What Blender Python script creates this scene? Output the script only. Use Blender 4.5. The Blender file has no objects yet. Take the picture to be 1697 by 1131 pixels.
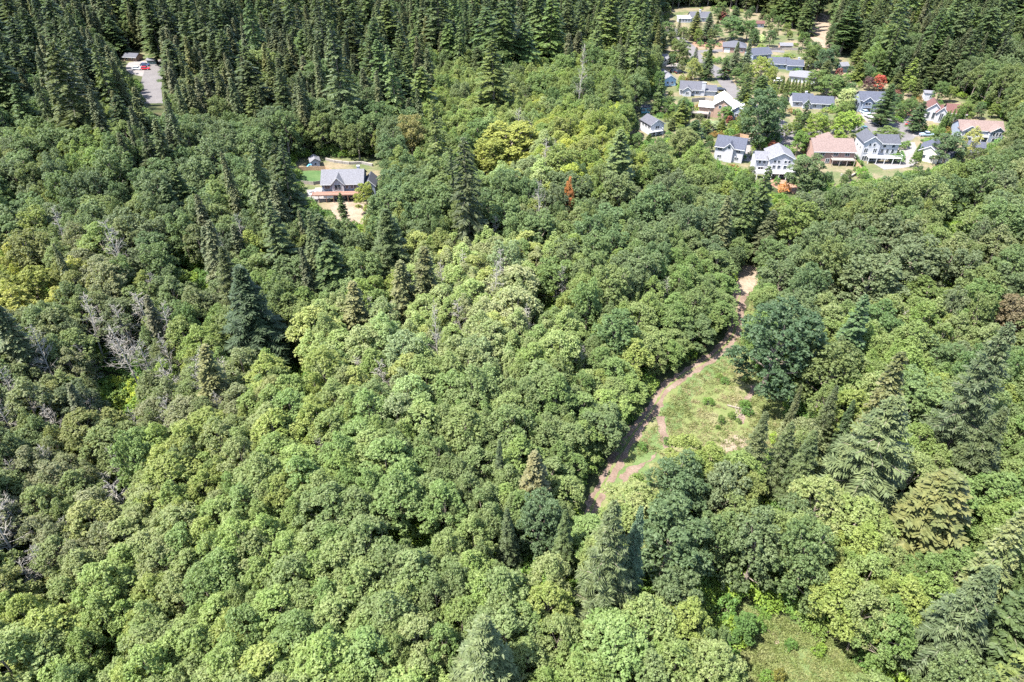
import bpy, math, random
import numpy as np
from mathutils import Vector, Matrix

R = math.radians
random.seed(7)
rng = np.random.default_rng(7)
scene = bpy.context.scene
COL = scene.collection

# ------------------------------------------------------------------ camera, sky, sun, exposure
CAM_Z, PITCH, FPX, CX, CY = 90.0, 36.0, 1132.0, 848.5, 565.5     # photograph is 1697 x 1131
cam_data = bpy.data.cameras.new("camera")
cam = bpy.data.objects.new("camera", cam_data); COL.objects.link(cam)
cam.location = (0, 0, CAM_Z); cam.rotation_euler = (R(90 - PITCH), 0, 0)
cam_data.sensor_width = 36; cam_data.lens = FPX / 1697 * 36
cam_data.clip_start = 0.5; cam_data.clip_end = 9000
scene.camera = cam

SUN_EL = 62.0
LDIR = Vector((0.90, 0.36, 0)).normalized()        # horizontal direction the light travels
world = bpy.data.worlds.new("World"); scene.world = world; world.use_nodes = True
wn = world.node_tree; bg = wn.nodes["Background"]
sky = wn.nodes.new("ShaderNodeTexSky"); sky.sky_type = 'NISHITA'; sky.sun_disc = False
sky.sun_elevation = R(SUN_EL); sky.sun_rotation = math.atan2(-LDIR.x, -LDIR.y)
sky.air_density = 1.0; sky.dust_density = 1.0
wn.links.new(sky.outputs[0], bg.inputs[0]); bg.inputs[1].default_value = 0.15
sl = bpy.data.lights.new("sun", 'SUN'); sl.energy = 5.0; sl.angle = R(0.53); sl.color = (1.0, 0.955, 0.88)
sun = bpy.data.objects.new("sun", sl); COL.objects.link(sun); sun.location = (-60, -20, 160)
sdir = Vector((LDIR.x * math.cos(R(SUN_EL)), LDIR.y * math.cos(R(SUN_EL)), -math.sin(R(SUN_EL))))
sun.rotation_euler = sdir.to_track_quat('-Z', 'Y').to_euler()
vs = scene.view_settings
vs.view_transform = 'Standard'; vs.look = 'None'; vs.gamma = 1.0; vs.use_curve_mapping = False
vs.exposure = 2.2
scene.cycles.max_bounces = 6; scene.cycles.diffuse_bounces = 3; scene.cycles.transmission_bounces = 3
scene.cycles.use_denoising = False

# ------------------------------------------------------------------ picture <-> place
sp, cp = math.sin(R(PITCH)), math.cos(R(PITCH))
def at(px, py, z=0.0):
    """the point of the level z seen at pixel px, py of the 1697-wide photograph"""
    X = (px - CX) / FPX; Y = -(py - CY) / FPX
    d = Vector((X, cp + Y * sp, -sp + Y * cp))
    t = (z - CAM_Z) / d.z
    return Vector((d.x * t, d.y * t, z))
def depth(p): return p.y * cp + (CAM_Z - p.z) * sp
def mpp(px, py, z=0.0): return depth(at(px, py, z)) / FPX
def proj(x, y, z):
    dep = y * cp - (z - CAM_Z) * sp
    dep = np.where(np.abs(dep) < 1e-6, 1e-6, dep)
    up = y * sp + (z - CAM_Z) * cp
    return CX + FPX * x / dep, CY - FPX * up / dep, dep
def inpoly(x, y, poly):
    res = np.zeros(np.shape(x), bool); n = len(poly); j = n - 1
    for i in range(n):
        xi, yi = poly[i]; xj, yj = poly[j]
        c = ((yi > y) != (yj > y)) & (x < (xj - xi) * (y - yi) / ((yj - yi) + 1e-9) + xi)
        res ^= c; j = i
    return res

# ------------------------------------------------------------------ materials
def newmat(name):
    m = bpy.data.materials.new(name); m.use_nodes = True
    nt = m.node_tree
    return m, nt, nt.nodes["Principled BSDF"], nt.nodes["Material Output"]
def N(nt, t, **kw):
    n = nt.nodes.new(t)
    for k, v in kw.items(): setattr(n, k, v)
    return n
def noise(nt, vec, scale, detail=3.0, rough=0.55):
    n = N(nt, "ShaderNodeTexNoise"); n.inputs["Scale"].default_value = scale
    n.inputs["Detail"].default_value = detail; n.inputs["Roughness"].default_value = rough
    if vec is not None: nt.links.new(vec, n.inputs["Vector"])
    return n.outputs["Fac"]
def ramp(nt, fac, stops):
    r = N(nt, "ShaderNodeValToRGB"); e = r.color_ramp.elements
    while len(e) > 1: e.remove(e[-1])
    e[0].position = stops[0][0]; e[0].color = (*stops[0][1], 1)
    for p, c in stops[1:]:
        q = e.new(p); q.color = (*c, 1)
    nt.links.new(fac, r.inputs[0]); return r.outputs[0]
def mix(nt, a, b, fac, mode='MIX'):
    m = N(nt, "ShaderNodeMix", data_type='RGBA', blend_type=mode)
    for sock, v in ((m.inputs[0], fac), (m.inputs[6], a), (m.inputs[7], b)):
        if isinstance(v, (int, float)): sock.default_value = v
        elif isinstance(v, tuple): sock.default_value = (*v, 1)
        else: nt.links.new(v, sock)
    return m.outputs[2]
def pos(nt):
    return N(nt, "ShaderNodeNewGeometry").outputs["Position"]
def mat_ground(name, stops, scale=0.3, bump=0.3, fine=4.0, stops2=None, scale2=0.05):
    m, nt, b, o = newmat(name); p = pos(nt)
    c = ramp(nt, noise(nt, p, scale, 6, 0.65), stops)
    if stops2 is not None: c = mix(nt, c, ramp(nt, noise(nt, p, scale2, 4), stops2), 0.5)
    f = noise(nt, p, fine, 5, 0.7)
    c = mix(nt, c, ramp(nt, f, [(0.3, (0.45, 0.45, 0.45)), (0.7, (1.35, 1.35, 1.35))]), 0.6, 'MULTIPLY')
    nt.links.new(c, b.inputs["Base Color"]); b.inputs["Roughness"].default_value = 0.95
    b.inputs["Specular IOR Level"].default_value = 0.15
    bp = N(nt, "ShaderNodeBump"); bp.inputs["Strength"].default_value = bump; bp.inputs["Distance"].default_value = 0.15
    nt.links.new(f, bp.inputs["Height"]); nt.links.new(bp.outputs[0], b.inputs["Normal"])
    return m
def mat_leaf(name, col, col2, trans=0.35):
    """foliage: colour varies over the crown, per tree by its own tint, and lets light through"""
    m, nt, b, o = newmat(name); p = pos(nt)
    c = ramp(nt, noise(nt, p, 0.45, 3, 0.6), [(0.35, col), (0.65, col2)])
    oi = N(nt, "ShaderNodeObjectInfo")
    ins = N(nt, "ShaderNodeAttribute", attribute_type='INSTANCER', attribute_name='tint')
    s = N(nt, "ShaderNodeVectorMath", operation='ADD')
    nt.links.new(oi.outputs["Color"], s.inputs[0]); nt.links.new(ins.outputs["Vector"], s.inputs[1])
    c = mix(nt, c, s.outputs[0], 1.0, 'MULTIPLY')
    lf = ramp(nt, noise(nt, p, 2.6, 2, 0.5), [(0.3, (0.72, 0.72, 0.72)), (0.7, (1.3, 1.3, 1.3))])
    c = mix(nt, c, lf, 1.0, 'MULTIPLY')
    nt.links.new(c, b.inputs["Base Color"]); b.inputs["Roughness"].default_value = 0.6
    b.inputs["Specular IOR Level"].default_value = 0.25
    t = N(nt, "ShaderNodeBsdfTranslucent")
    ct = mix(nt, c, (1.25, 1.3, 0.55), 1.0, 'MULTIPLY')
    nt.links.new(ct, t.inputs["Color"])
    ms = N(nt, "ShaderNodeMixShader"); ms.inputs[0].default_value = trans
    nt.links.new(b.outputs[0], ms.inputs[1]); nt.links.new(t.outputs[0], ms.inputs[2])
    nt.links.new(ms.outputs[0], o.inputs["Surface"])
    return m
def mat_plain(name, col, rough=0.7, var=0.15, scale=1.5, metal=0.0, spec=0.4, stretch=None):
    m, nt, b, o = newmat(name)
    tc = N(nt, "ShaderNodeTexCoord"); v = tc.outputs["Object"]
    if stretch:
        mp = N(nt, "ShaderNodeMapping"); mp.inputs["Scale"].default_value = stretch
        nt.links.new(v, mp.inputs[0]); v = mp.outputs[0]
    f = noise(nt, v, scale, 5, 0.65)
    lo = tuple(x * (1 - var) for x in col); hi = tuple(min(1, x * (1 + var)) for x in col)
    nt.links.new(ramp(nt, f, [(0.3, lo), (0.7, hi)]), b.inputs["Base Color"])
    b.inputs["Roughness"].default_value = rough; b.inputs["Metallic"].default_value = metal
    b.inputs["Specular IOR Level"].default_value = spec
    return m

M = {}
M['forest_floor'] = mat_ground('forest_floor', [(0.3, (0.018, 0.022, 0.010)), (0.5, (0.035, 0.045, 0.016)), (0.7, (0.06, 0.05, 0.028))], 0.12, 0.5, 2.0)
M['meadow'] = mat_ground('meadow', [(0.3, (0.068, 0.088, 0.028)), (0.48, (0.092, 0.108, 0.038)), (0.6, (0.120, 0.116, 0.056)), (0.75, (0.136, 0.116, 0.068))], 0.16, 0.6, 2.5)
M['lush'] = mat_ground('lush_grass', [(0.3, (0.050, 0.076, 0.024)), (0.5, (0.068, 0.098, 0.034)), (0.75, (0.096, 0.112, 0.048))], 0.25, 0.6, 2.5)
M['dirt'] = mat_ground('track_dirt', [(0.3, (0.084, 0.058, 0.042)), (0.5, (0.120, 0.086, 0.067)), (0.75, (0.160, 0.126, 0.100))], 0.35, 0.5, 3.0)
M['pale_dirt'] = mat_ground('pale_dirt', [(0.3, (0.120, 0.092, 0.064)), (0.55, (0.176, 0.140, 0.104)), (0.8, (0.216, 0.180, 0.140))], 0.3, 0.5, 2.0)
M['dry_lawn'] = mat_ground('dry_lawn', [(0.32, (0.048, 0.068, 0.024)), (0.44, (0.072, 0.080, 0.036)), (0.52, (0.116, 0.100, 0.060)), (0.64, (0.140, 0.112, 0.076)), (0.8, (0.160, 0.132, 0.096))], 0.07, 0.2, 1.2)
M['green_lawn'] = mat_ground('green_lawn', [(0.3, (0.034, 0.068, 0.022)), (0.7, (0.055, 0.088, 0.032))], 0.3, 0.2, 2.0)
M['asphalt'] = mat_ground('asphalt', [(0.3, (0.080, 0.075, 0.077)), (0.7, (0.108, 0.101, 0.101))], 0.2, 0.1, 3.0)
M['concrete'] = mat_ground('concrete', [(0.3, (0.124, 0.114, 0.110)), (0.7, (0.168, 0.154, 0.148))], 0.3, 0.1, 3.0)
M['bark_mulch'] = mat_ground('bark_mulch', [(0.3, (0.128, 0.072, 0.048)), (0.7, (0.216, 0.136, 0.096))], 0.4, 0.3, 3.0)
M['alder'] = mat_leaf('alder_leaf', (0.108, 0.150, 0.046), (0.145, 0.178, 0.066), 0.48)
M['maple'] = mat_leaf('maple_leaf', (0.066, 0.099, 0.036), (0.092, 0.126, 0.047), 0.40)
M['fir'] = mat_leaf('fir_needle', (0.043, 0.062, 0.023), (0.069, 0.090, 0.031), 0.22)
M['cedar'] = mat_leaf('cedar_spray', (0.058, 0.074, 0.032), (0.088, 0.094, 0.040), 0.2)
M['shrub'] = mat_leaf('shrub_leaf', (0.06, 0.105, 0.026), (0.10, 0.15, 0.035), 0.32)
M['grass'] = mat_leaf('grass_blade', (0.125, 0.135, 0.055), (0.17, 0.155, 0.085), 0.4)
M['bark'] = mat_plain('bark', (0.16, 0.135, 0.11), 0.9, 0.35, 3, spec=0.1)
M['dead_wood'] = mat_plain('bleached_wood', (0.20, 0.185, 0.16), 0.9, 0.3, 3, spec=0.1)
M['roof_grey'] = mat_plain('shingle_grey', (0.059, 0.060, 0.071), 0.9, 0.34, 2.5, spec=0.15)
M['roof_mid'] = mat_plain('shingle_mid', (0.095, 0.095, 0.105), 0.9, 0.3, 2.5, spec=0.15)
M['roof_dark'] = mat_plain('shingle_dark', (0.048, 0.050, 0.060), 0.9, 0.34, 2.5, spec=0.15)
M['roof_light'] = mat_plain('shingle_light', (0.101, 0.101, 0.111), 0.9, 0.34, 2.5, spec=0.15)
M['roof_blue'] = mat_plain('shingle_blue', (0.047, 0.051, 0.067), 0.9, 0.34, 2.5, spec=0.15)
M['roof_tan'] = mat_plain('shingle_tan', (0.114, 0.084, 0.076), 0.9, 0.34, 2.5, spec=0.15)
M['roof_red'] = mat_plain('shingle_red', (0.077, 0.039, 0.035), 0.9, 0.34, 2.5, spec=0.15)
M['roof_white'] = mat_plain('metal_white', (0.50, 0.50, 0.51), 0.5, 0.05, 0.7)
M['wall_white'] = mat_plain('siding_white', (0.29, 0.29, 0.305), 0.7, 0.05, 1.0)
M['wall_cream'] = mat_plain('siding_cream', (0.448, 0.416, 0.352), 0.7, 0.07, 1.0)
M['wall_blue'] = mat_plain('siding_blue', (0.224, 0.320, 0.400), 0.7, 0.08, 1.0)
M['wall_slate'] = mat_plain('siding_slate', (0.160, 0.184, 0.232), 0.7, 0.08, 1.0)
M['wall_brown'] = mat_plain('siding_brown', (0.240, 0.160, 0.120), 0.8, 0.12, 1.5)
M['wall_brick'] = mat_plain('brick_red', (0.216, 0.136, 0.112), 0.85, 0.2, 3)
M['wall_grey'] = mat_plain('siding_grey', (0.304, 0.312, 0.320), 0.7, 0.08, 1.0)
M['wall_green'] = mat_plain('siding_green', (0.136, 0.200, 0.184), 0.7, 0.08, 1.0)
M['wall_teal'] = mat_plain('siding_teal', (0.080, 0.224, 0.264), 0.7, 0.08, 1.0)
M['trim'] = mat_plain('trim_white', (0.42, 0.42, 0.42), 0.55, 0.03)
M['pane'] = mat_plain('window_pane', (0.028, 0.036, 0.048), 0.08, 0.3, 0.8, spec=0.6)
M['deck_red'] = mat_plain('deck_redwood', (0.17, 0.095, 0.07), 0.75, 0.15, 2, stretch=(1, 8, 1))
M['wood'] = mat_plain('fence_wood', (0.256, 0.168, 0.104), 0.85, 0.25, 2)
M['wood_grey'] = mat_plain('grey_wood', (0.192, 0.168, 0.148), 0.85, 0.25, 2)
M['tyre'] = mat_plain('tyre_rubber', (0.024, 0.024, 0.024), 0.85, 0.1)
M['stone'] = mat_plain('pale_stone', (0.17, 0.155, 0.14), 0.9, 0.2, 2)
M['plastic_blue'] = mat_plain('plastic_blue', (0.080, 0.280, 0.520), 0.45, 0.05)
for k, c in dict(red=(0.50, 0.015, 0.03), navy=(0.03, 0.05, 0.12), silver=(0.50, 0.52, 0.54), black=(0.022, 0.022, 0.026),
                 white=(0.74, 0.74, 0.74), teal=(0.05, 0.11, 0.13), bluegrey=(0.25, 0.32, 0.38), maroon=(0.20, 0.02, 0.03)).items():
    M['paint_' + k] = mat_plain('car_paint_' + k, c, 0.3, 0.03, 1, spec=0.6)

# ------------------------------------------------------------------ objects
def tag(o, label=None, cat=None, group=None, kind=None):
    if label: o['label'] = label
    if cat: o['category'] = cat
    if group: o['group'] = group
    if kind: o['kind'] = kind
    return o
def link(name, me, mat=None, parent=None):
    if mat is not None and not me.materials: me.materials.append(mat)
    o = bpy.data.objects.new(name, me); COL.objects.link(o)
    if parent is not None: o.parent = parent
    return o
def empty(name, loc, rz=0.0):
    o = bpy.data.objects.new(name, None); COL.objects.link(o)
    o.location = loc; o.rotation_euler = (0, 0, rz); o.empty_display_size = 0.5
    return o
def mesh_np(name, V, quads=None, tris=None):
    me = bpy.data.meshes.new(name)
    V = np.asarray(V, np.float32)
    nq = 0 if quads is None else len(quads); nt_ = 0 if tris is None else len(tris)
    loops = []
    if nq: loops.append(np.asarray(quads, np.int32).ravel())
    if nt_: loops.append(np.asarray(tris, np.int32).ravel())
    L = np.concatenate(loops)
    me.vertices.add(len(V)); me.vertices.foreach_set('co', V.ravel())
    me.loops.add(len(L)); me.loops.foreach_set('vertex_index', L)
    me.polygons.add(nq + nt_)
    st = np.concatenate([np.arange(nq) * 4, nq * 4 + np.arange(nt_) * 3]).astype(np.int32)
    me.polygons.foreach_set('loop_start', st)
    me.update(calc_edges=True)
    return me

class MB:
    """collects boxes, prisms and tubes and makes ONE mesh of them"""
    def __init__(s): s.v = []; s.f = []
    def add(s, vs_, fs):
        b = len(s.v); s.v += [tuple(v) for v in vs_]; s.f += [tuple(b + i for i in f) for f in fs]
    def box(s, x0, x1, y0, y1, z0, z1):
        s.add([(x0,y0,z0),(x1,y0,z0),(x1,y1,z0),(x0,y1,z0),(x0,y0,z1),(x1,y0,z1),(x1,y1,z1),(x0,y1,z1)],
              [(0,3,2,1),(4,5,6,7),(0,1,5,4),(1,2,6,5),(2,3,7,6),(3,0,4,7)])
    def hull(s, bottom, top):
        n = len(bottom)
        s.add(list(bottom) + list(top), [tuple(range(n - 1, -1, -1)), tuple(range(n, 2 * n))] +
              [(i, (i + 1) % n, n + (i + 1) % n, n + i) for i in range(n)])
    def tube(s, pts, rad, sides=6):
        pts = [Vector(p) for p in pts]; n = len(pts); vs_, fs = [], []
        for i, p in enumerate(pts):
            d = (pts[min(i + 1, n - 1)] - pts[max(i - 1, 0)]).normalized()
            a = d.orthogonal().normalized(); b = d.cross(a)
            for k in range(sides):
                t = 2 * math.pi * k / sides
                vs_.append(p + (a * math.cos(t) + b * math.sin(t)) * rad[i])
        for i in range(n - 1):
            for k in range(sides):
                k2 = (k + 1) % sides
                fs.append((i * sides + k, i * sides + k2, (i + 1) * sides + k2, (i + 1) * sides + k))
        fs.append(tuple(range(sides - 1, -1, -1))); fs.append(tuple((n - 1) * sides + k for k in range(sides)))
        s.add(vs_, fs)
    def mesh(s, name):
        me = bpy.data.meshes.new(name); me.from_pydata(s.v, [], s.f); me.update(); return me
    def build(s, name, mat, parent=None): return link(name, s.mesh(name), mat, parent)

# ------------------------------------------------------------------ terrain
FLAT = [(at(1150, 650), 48), (at(570, 305), 32), (at(1360, 150), 120), (at(1180, 60), 110), (at(1130, 190), 55), (at(1600, 230), 50), (at(245, 120), 50), (at(1290, 1070), 26), (at(1235, 480), 14)]
def terrain(x, y):
    x = np.asarray(x, float); y = np.asarray(y, float)
    z = 2.6 * np.sin(x / 31 + 0.6) * np.sin(y / 37 + 1.1) + 1.6 * np.sin(x / 15 + y / 22) + 1.2 * np.sin(y / 13 - x / 29)
    z = z - 9 * np.exp(-(((x + 68) / 32) ** 2 + ((y - 115) / 75) ** 2))
    z = z + 26 / (1 + np.exp(-(x * 0.55 + y * 0.45 - 370) / 45.0))
    z = z + 14 / (1 + np.exp(-(y - 620) / 60.0))
    for c, r in FLAT:
        d = np.hypot(x - c.x, y - c.y)
        t = np.clip((d - r) / 30, 0, 1)
        z = z * (t * t * (3 - 2 * t))
    return z
def axis(lo, hi, n, far):
    a = np.linspace(lo, hi, n)
    ext = np.array([60, 150, 300, 600, 1200, 2500, far])
    return np.concatenate([lo - ext[::-1], a, hi + ext])
gx, gy = axis(-560, 560, 190, 5000), axis(-60, 760, 150, 5500)
GX, GY = np.meshgrid(gx, gy); GZ = terrain(GX, GY)
nx, ny = len(gx), len(gy)
idx = np.arange(nx * ny).reshape(ny, nx)
Q = np.stack([idx[:-1, :-1], idx[:-1, 1:], idx[1:, 1:], idx[1:, :-1]], -1).reshape(-1, 4)
me = mesh_np('terrain', np.stack([GX, GY, GZ], -1).reshape(-1, 3), Q)
me.polygons.foreach_set('use_smooth', np.ones(len(Q), bool))
tag(link('terrain', me, M['forest_floor']), 'dark leaf-littered forest floor under the whole woodland', kind='structure')

def smooth_poly(pts, sub=4, jit=0.35, closed=True):
    P = [Vector(p) for p in pts]; n = len(P); out = []
    for i in range(n if closed else n - 1):
        p0, p1, p2, p3 = P[(i - 1) % n] if closed or i > 0 else P[0], P[i], P[(i + 1) % n], P[(i + 2) % n] if closed or i + 2 < n else P[-1]
        for k in range(sub):
            t = k / sub
            q = 0.5 * ((2 * p1) + (p2 - p0) * t + (2 * p0 - 5 * p1 + 4 * p2 - p3) * t * t + (3 * p1 - p0 - 3 * p2 + p3) * t ** 3)
            out.append(q + Vector((random.uniform(-jit, jit), random.uniform(-jit, jit), 0)))
    if not closed: out.append(P[-1])
    return out
def patch(name, label, pxs, mat, z, sub=4, jit=0.35, raw=False):
    pts = [at(*p) for p in pxs]
    if not raw: pts = smooth_poly(pts, sub, jit)
    import bmesh
    bm = bmesh.new(); vv = [bm.verts.new((p.x, p.y, z)) for p in pts]
    es = [bm.edges.new((vv[i], vv[(i + 1) % len(vv)])) for i in range(len(vv))]
    bmesh.ops.triangle_fill(bm, use_beauty=True, edges=es)
    bmesh.ops.recalc_face_normals(bm, faces=bm.faces)
    for f in bm.faces:
        if f.normal.z < 0: f.normal_flip()
    me = bpy.data.meshes.new(name); bm.to_mesh(me); bm.free()
    return tag(link(name, me, mat), label, kind='structure')
def strip(name, label, pxs, width, mat, z, jit=0.25, sub=6, kerb=False):
    pts = smooth_poly([at(*p) for p in pxs], sub, 0.0, closed=False)
    V, F = [], []
    wf = width if callable(width) else (lambda t: width)
    for i, p in enumerate(pts):
        d = (pts[min(i + 1, len(pts) - 1)] - pts[max(i - 1, 0)]).normalized(); n = Vector((-d.y, d.x, 0))
        w = wf(i / (len(pts) - 1)) / 2
        for s, q in ((-1, w), (1, w)):
            o = p + n * s * (q + random.uniform(-jit, jit)); V.append((o.x, o.y, z))
    for i in range(len(pts) - 1): F.append((2 * i, 2 * i + 2, 2 * i + 3, 2 * i + 1)[::-1])
    me = bpy.data.meshes.new(name); me.from_pydata(V, [], F); me.update()
    o = tag(link(name, me, mat), label, kind='structure')
    return o

# sheets of the clearings
MEADOW = [(985,850),(1000,800),(1050,735),(1100,660),(1140,618),(1200,575),(1232,520),(1255,470),(1262,500),(1240,580),(1262,640),(1310,680),(1335,730),(1290,775),(1200,770),(1130,790),(1060,840),(1010,880)]
patch('meadow', 'rough yellow-green meadow beside the dirt track', MEADOW, M['meadow'], 0.02)
strip('lush_verge', 'bright green weedy verge along the dirt track', [(1020,825),(1065,765),(1105,700),(1150,640),(1210,590),(1240,545)], 4, M['lush'], 0.032, 1.2)
TRACK = [(972,868),(985,832),(1005,795),(1030,748),(1058,708),(1082,678),(1102,645),(1132,622),(1165,602),(1200,575),(1218,545),(1222,505),(1234,465),(1240,440)]
strip('dirt_track', 'reddish brown dirt track rising along the wood edge', TRACK, lambda t: 1.9 + 1.1 * min(1, t * 1.6) + 0.4 * math.sin(t * 9), M['dirt'], 0.05, 0.45, 8)
strip('grass_ridge', 'thin grassy ridge between the wheel ruts of the dirt track', TRACK, 0.45, M['meadow'], 0.058, 0.16, 8)
strip('foot_path', 'short reddish footpath branching off the dirt track', [(1094,690),(1098,712),(1104,735),(1112,752)], 1.5, M['dirt'], 0.056, 0.2)
strip('foot_path', 'thin reddish trail crossing the upper meadow', [(1250,640),(1240,660),(1232,680),(1226,702)], 1.2, M['dirt'], 0.056, 0.25)
patch('bare_ground', 'bare pinkish earth patch below the dirt track', [(1028,792),(1040,778),(1062,768),(1086,752),(1084,760),(1060,780),(1046,800),(1034,802)], M['dirt'], 0.06, 4, 0.4)
patch('bare_ground', 'pale bare soil opening at the head of the dirt track', [(1220,455),(1238,442),(1258,445),(1250,480),(1232,488),(1222,478)], M['pale_dirt'], 0.06, 4, 0.4)
patch('bare_ground', 'pale worn soil in the lower meadow', [(1195,735),(1215,722),(1240,730),(1225,748),(1200,748)], M['pale_dirt'], 0.06, 4, 0.3)
GRASS2 = [(1190,985),(1250,1005),(1310,1030),(1390,1070),(1470,1140),(1480,1230),(1230,1230),(1225,1120),(1215,1050)]
patch('grass_opening', 'bright green grassy opening in the trees near the bottom edge', GRASS2, M['lush'], 0.02)
patch('bare_ground', 'small pale earth scrape in the grassy opening', [(1262,1040),(1285,1050),(1290,1068),(1270,1060)], M['pale_dirt'], 0.035, 3, 0.2)
# clearing of the single house
patch('yard', 'dry trodden yard around the single house', [(488,258),(560,255),(630,268),(650,292),(632,320),(612,345),(608,385),(572,392),(560,350),(500,345),(480,310)], M['dry_lawn'], 0.02)
patch('slope_clearing', 'pale dry slope under the deck of the single house', [(545,338),(600,338),(602,382),(580,388)], M['pale_dirt'], 0.03)
patch('lawn', 'green mown lawn beside the single house', [(492,281),(540,284),(546,303),(494,302)], M['green_lawn'], 0.034, 1, 0, True)
patch('patio', 'pale stone patio left of the deck', [(508,315),(545,313),(545,332),(512,332)], M['concrete'], 0.04, 1, 0, True)
# neighbourhood
NB = [(1085,62),(1090,26),(1110,14),(1180,11),(1270,24),(1335,60),(1360,92),(1425,95),(1440,130),(1500,145),(1560,155),(1610,172),(1675,205),(1675,245),(1620,272),(1560,285),(1500,290),(1440,305),(1380,312),(1335,338),(1300,338),(1245,318),(1240,292),(1175,268),(1110,225),(1085,245),(1035,255),(1045,200),(1060,168),(1090,160),(1088,110)]
patch('neighbourhood_ground', 'dry tan grass and gardens between the houses', NB, M['dry_lawn'], 0.02)
patch('sandy_slope', 'bare sandy slope behind the far firs', [(1300,-2),(1395,-4),(1392,40),(1372,80),(1338,58),(1318,25)], M['pale_dirt'], 0.03)
strip('road', 'grey asphalt street running down through the houses', [(1113,48),(1122,62),(1142,78),(1152,92),(1165,104),(1188,118),(1210,145),(1240,172),(1275,192),(1295,212),(1308,240)], 7.0, M['asphalt'], 0.05, 0.05)
strip('road', 'side street leading past the brick house', [(1150,86),(1180,85),(1240,82),(1300,86)], 5.5, M['asphalt'], 0.046, 0.05)
strip('road', 'lower street reaching the cul-de-sac', [(1300,222),(1350,222),(1400,215),(1440,208),(1480,210)], 6.0, M['asphalt'], 0.046, 0.05)
patch('cul_de_sac', 'pale asphalt turning circle among the right-hand houses', [(1438,205),(1460,198),(1495,190),(1518,200),(1525,215),(1512,232),(1490,240),(1455,232)], M['asphalt'], 0.056, 5, 0.0)
DRV = 'pale concrete driveway '
strip('driveway', DRV + 'up to the blue two-storey house', [(1455,208),(1442,196),(1437,184)], 6, M['concrete'], 0.07, 0.05)
strip('driveway', DRV + 'with the silver pickup', [(1510,222),(1550,224),(1560,226)], 6, M['concrete'], 0.07, 0.05)
strip('driveway', DRV + 'beside the grey-roofed house on the left', [(1300,236),(1265,232),(1243,238),(1240,268)], 6, M['concrete'], 0.07, 0.05)
strip('driveway', DRV + 'below the three-storey house', [(1500,235),(1505,255),(1500,270),(1455,276)], 6.5, M['concrete'], 0.07, 0.05)
strip('driveway', DRV + 'with the two black cars', [(1142,107),(1122,108),(1102,110)], 6, M['concrete'], 0.07, 0.05)
patch('garden_bed', 'reddish bark garden bed by the tan-roofed house', [(1485,178),(1510,182),(1525,198),(1500,202),(1482,196)], M['bark_mulch'], 0.04)
patch('garden_bed', 'reddish bark bed under the row of dark firs', [(1150,70),(1200,68),(1198,79),(1150,80)], M['bark_mulch'], 0.04)
patch('garden_bed', 'reddish cleared bank below the white house with a deck', [(1260,300),(1320,300),(1328,330),(1300,328)], M['bark_mulch'], 0.04)
patch('lawn', 'greenish curved lawn above the small white house', [(1062,192),(1085,188),(1112,190),(1112,196),(1070,198)], M['lush'], 0.04)
# road upper left
strip('road', 'grey road glimpsed between the tall firs', [(253,215),(252,180),(250,150),(254,122),(262,106),(290,99),(335,100),(360,110)], 9, M['asphalt'], 0.05, 0.05)
patch('parking_pad', 'gravel pad with parked cars in the fir clearing', [(214,104),(256,103),(258,122),(244,128),(212,120)], M['concrete'], 0.03)
patch('yard', 'dry verge behind the parked cars', [(205,90),(270,88),(275,104),(210,104)], M['dry_lawn'], 0.02)

# ------------------------------------------------------------------ plant models
def leafcloud(C, D, size, r, jit=0.55, up=0.35, asp=0.62):
    n = len(C); nr = D + r.normal(0, jit, (n, 3)); nr[:, 2] += up
    nr /= np.linalg.norm(nr, axis=1)[:, None]
    a = r.normal(size=(n, 3)); t = np.cross(nr, a); t /= np.linalg.norm(t, axis=1)[:, None]
    b = np.cross(nr, t)
    s = (size * r.uniform(0.65, 1.35, n))[:, None]
    V = np.stack([C + t * s, C + b * s * asp, C - t * s, C - b * s * asp], 1).reshape(-1, 3)
    return V
def quads_of(V): return np.arange(len(V)).reshape(-1, 4)
def sphere_dirs(n, r, zmin=-0.4):
    k = np.arange(n) + 0.5; z = 1 - (1 - zmin) * k / n
    ph = k * 2.399963 + r.uniform(0, 6.28)
    z = np.clip(z + r.normal(0, 0.06, n), -1, 1); q = np.sqrt(1 - z * z)
    ph = ph + r.normal(0, 0.25, n)
    return np.stack([q * np.cos(ph), q * np.sin(ph), z], 1)
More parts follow.
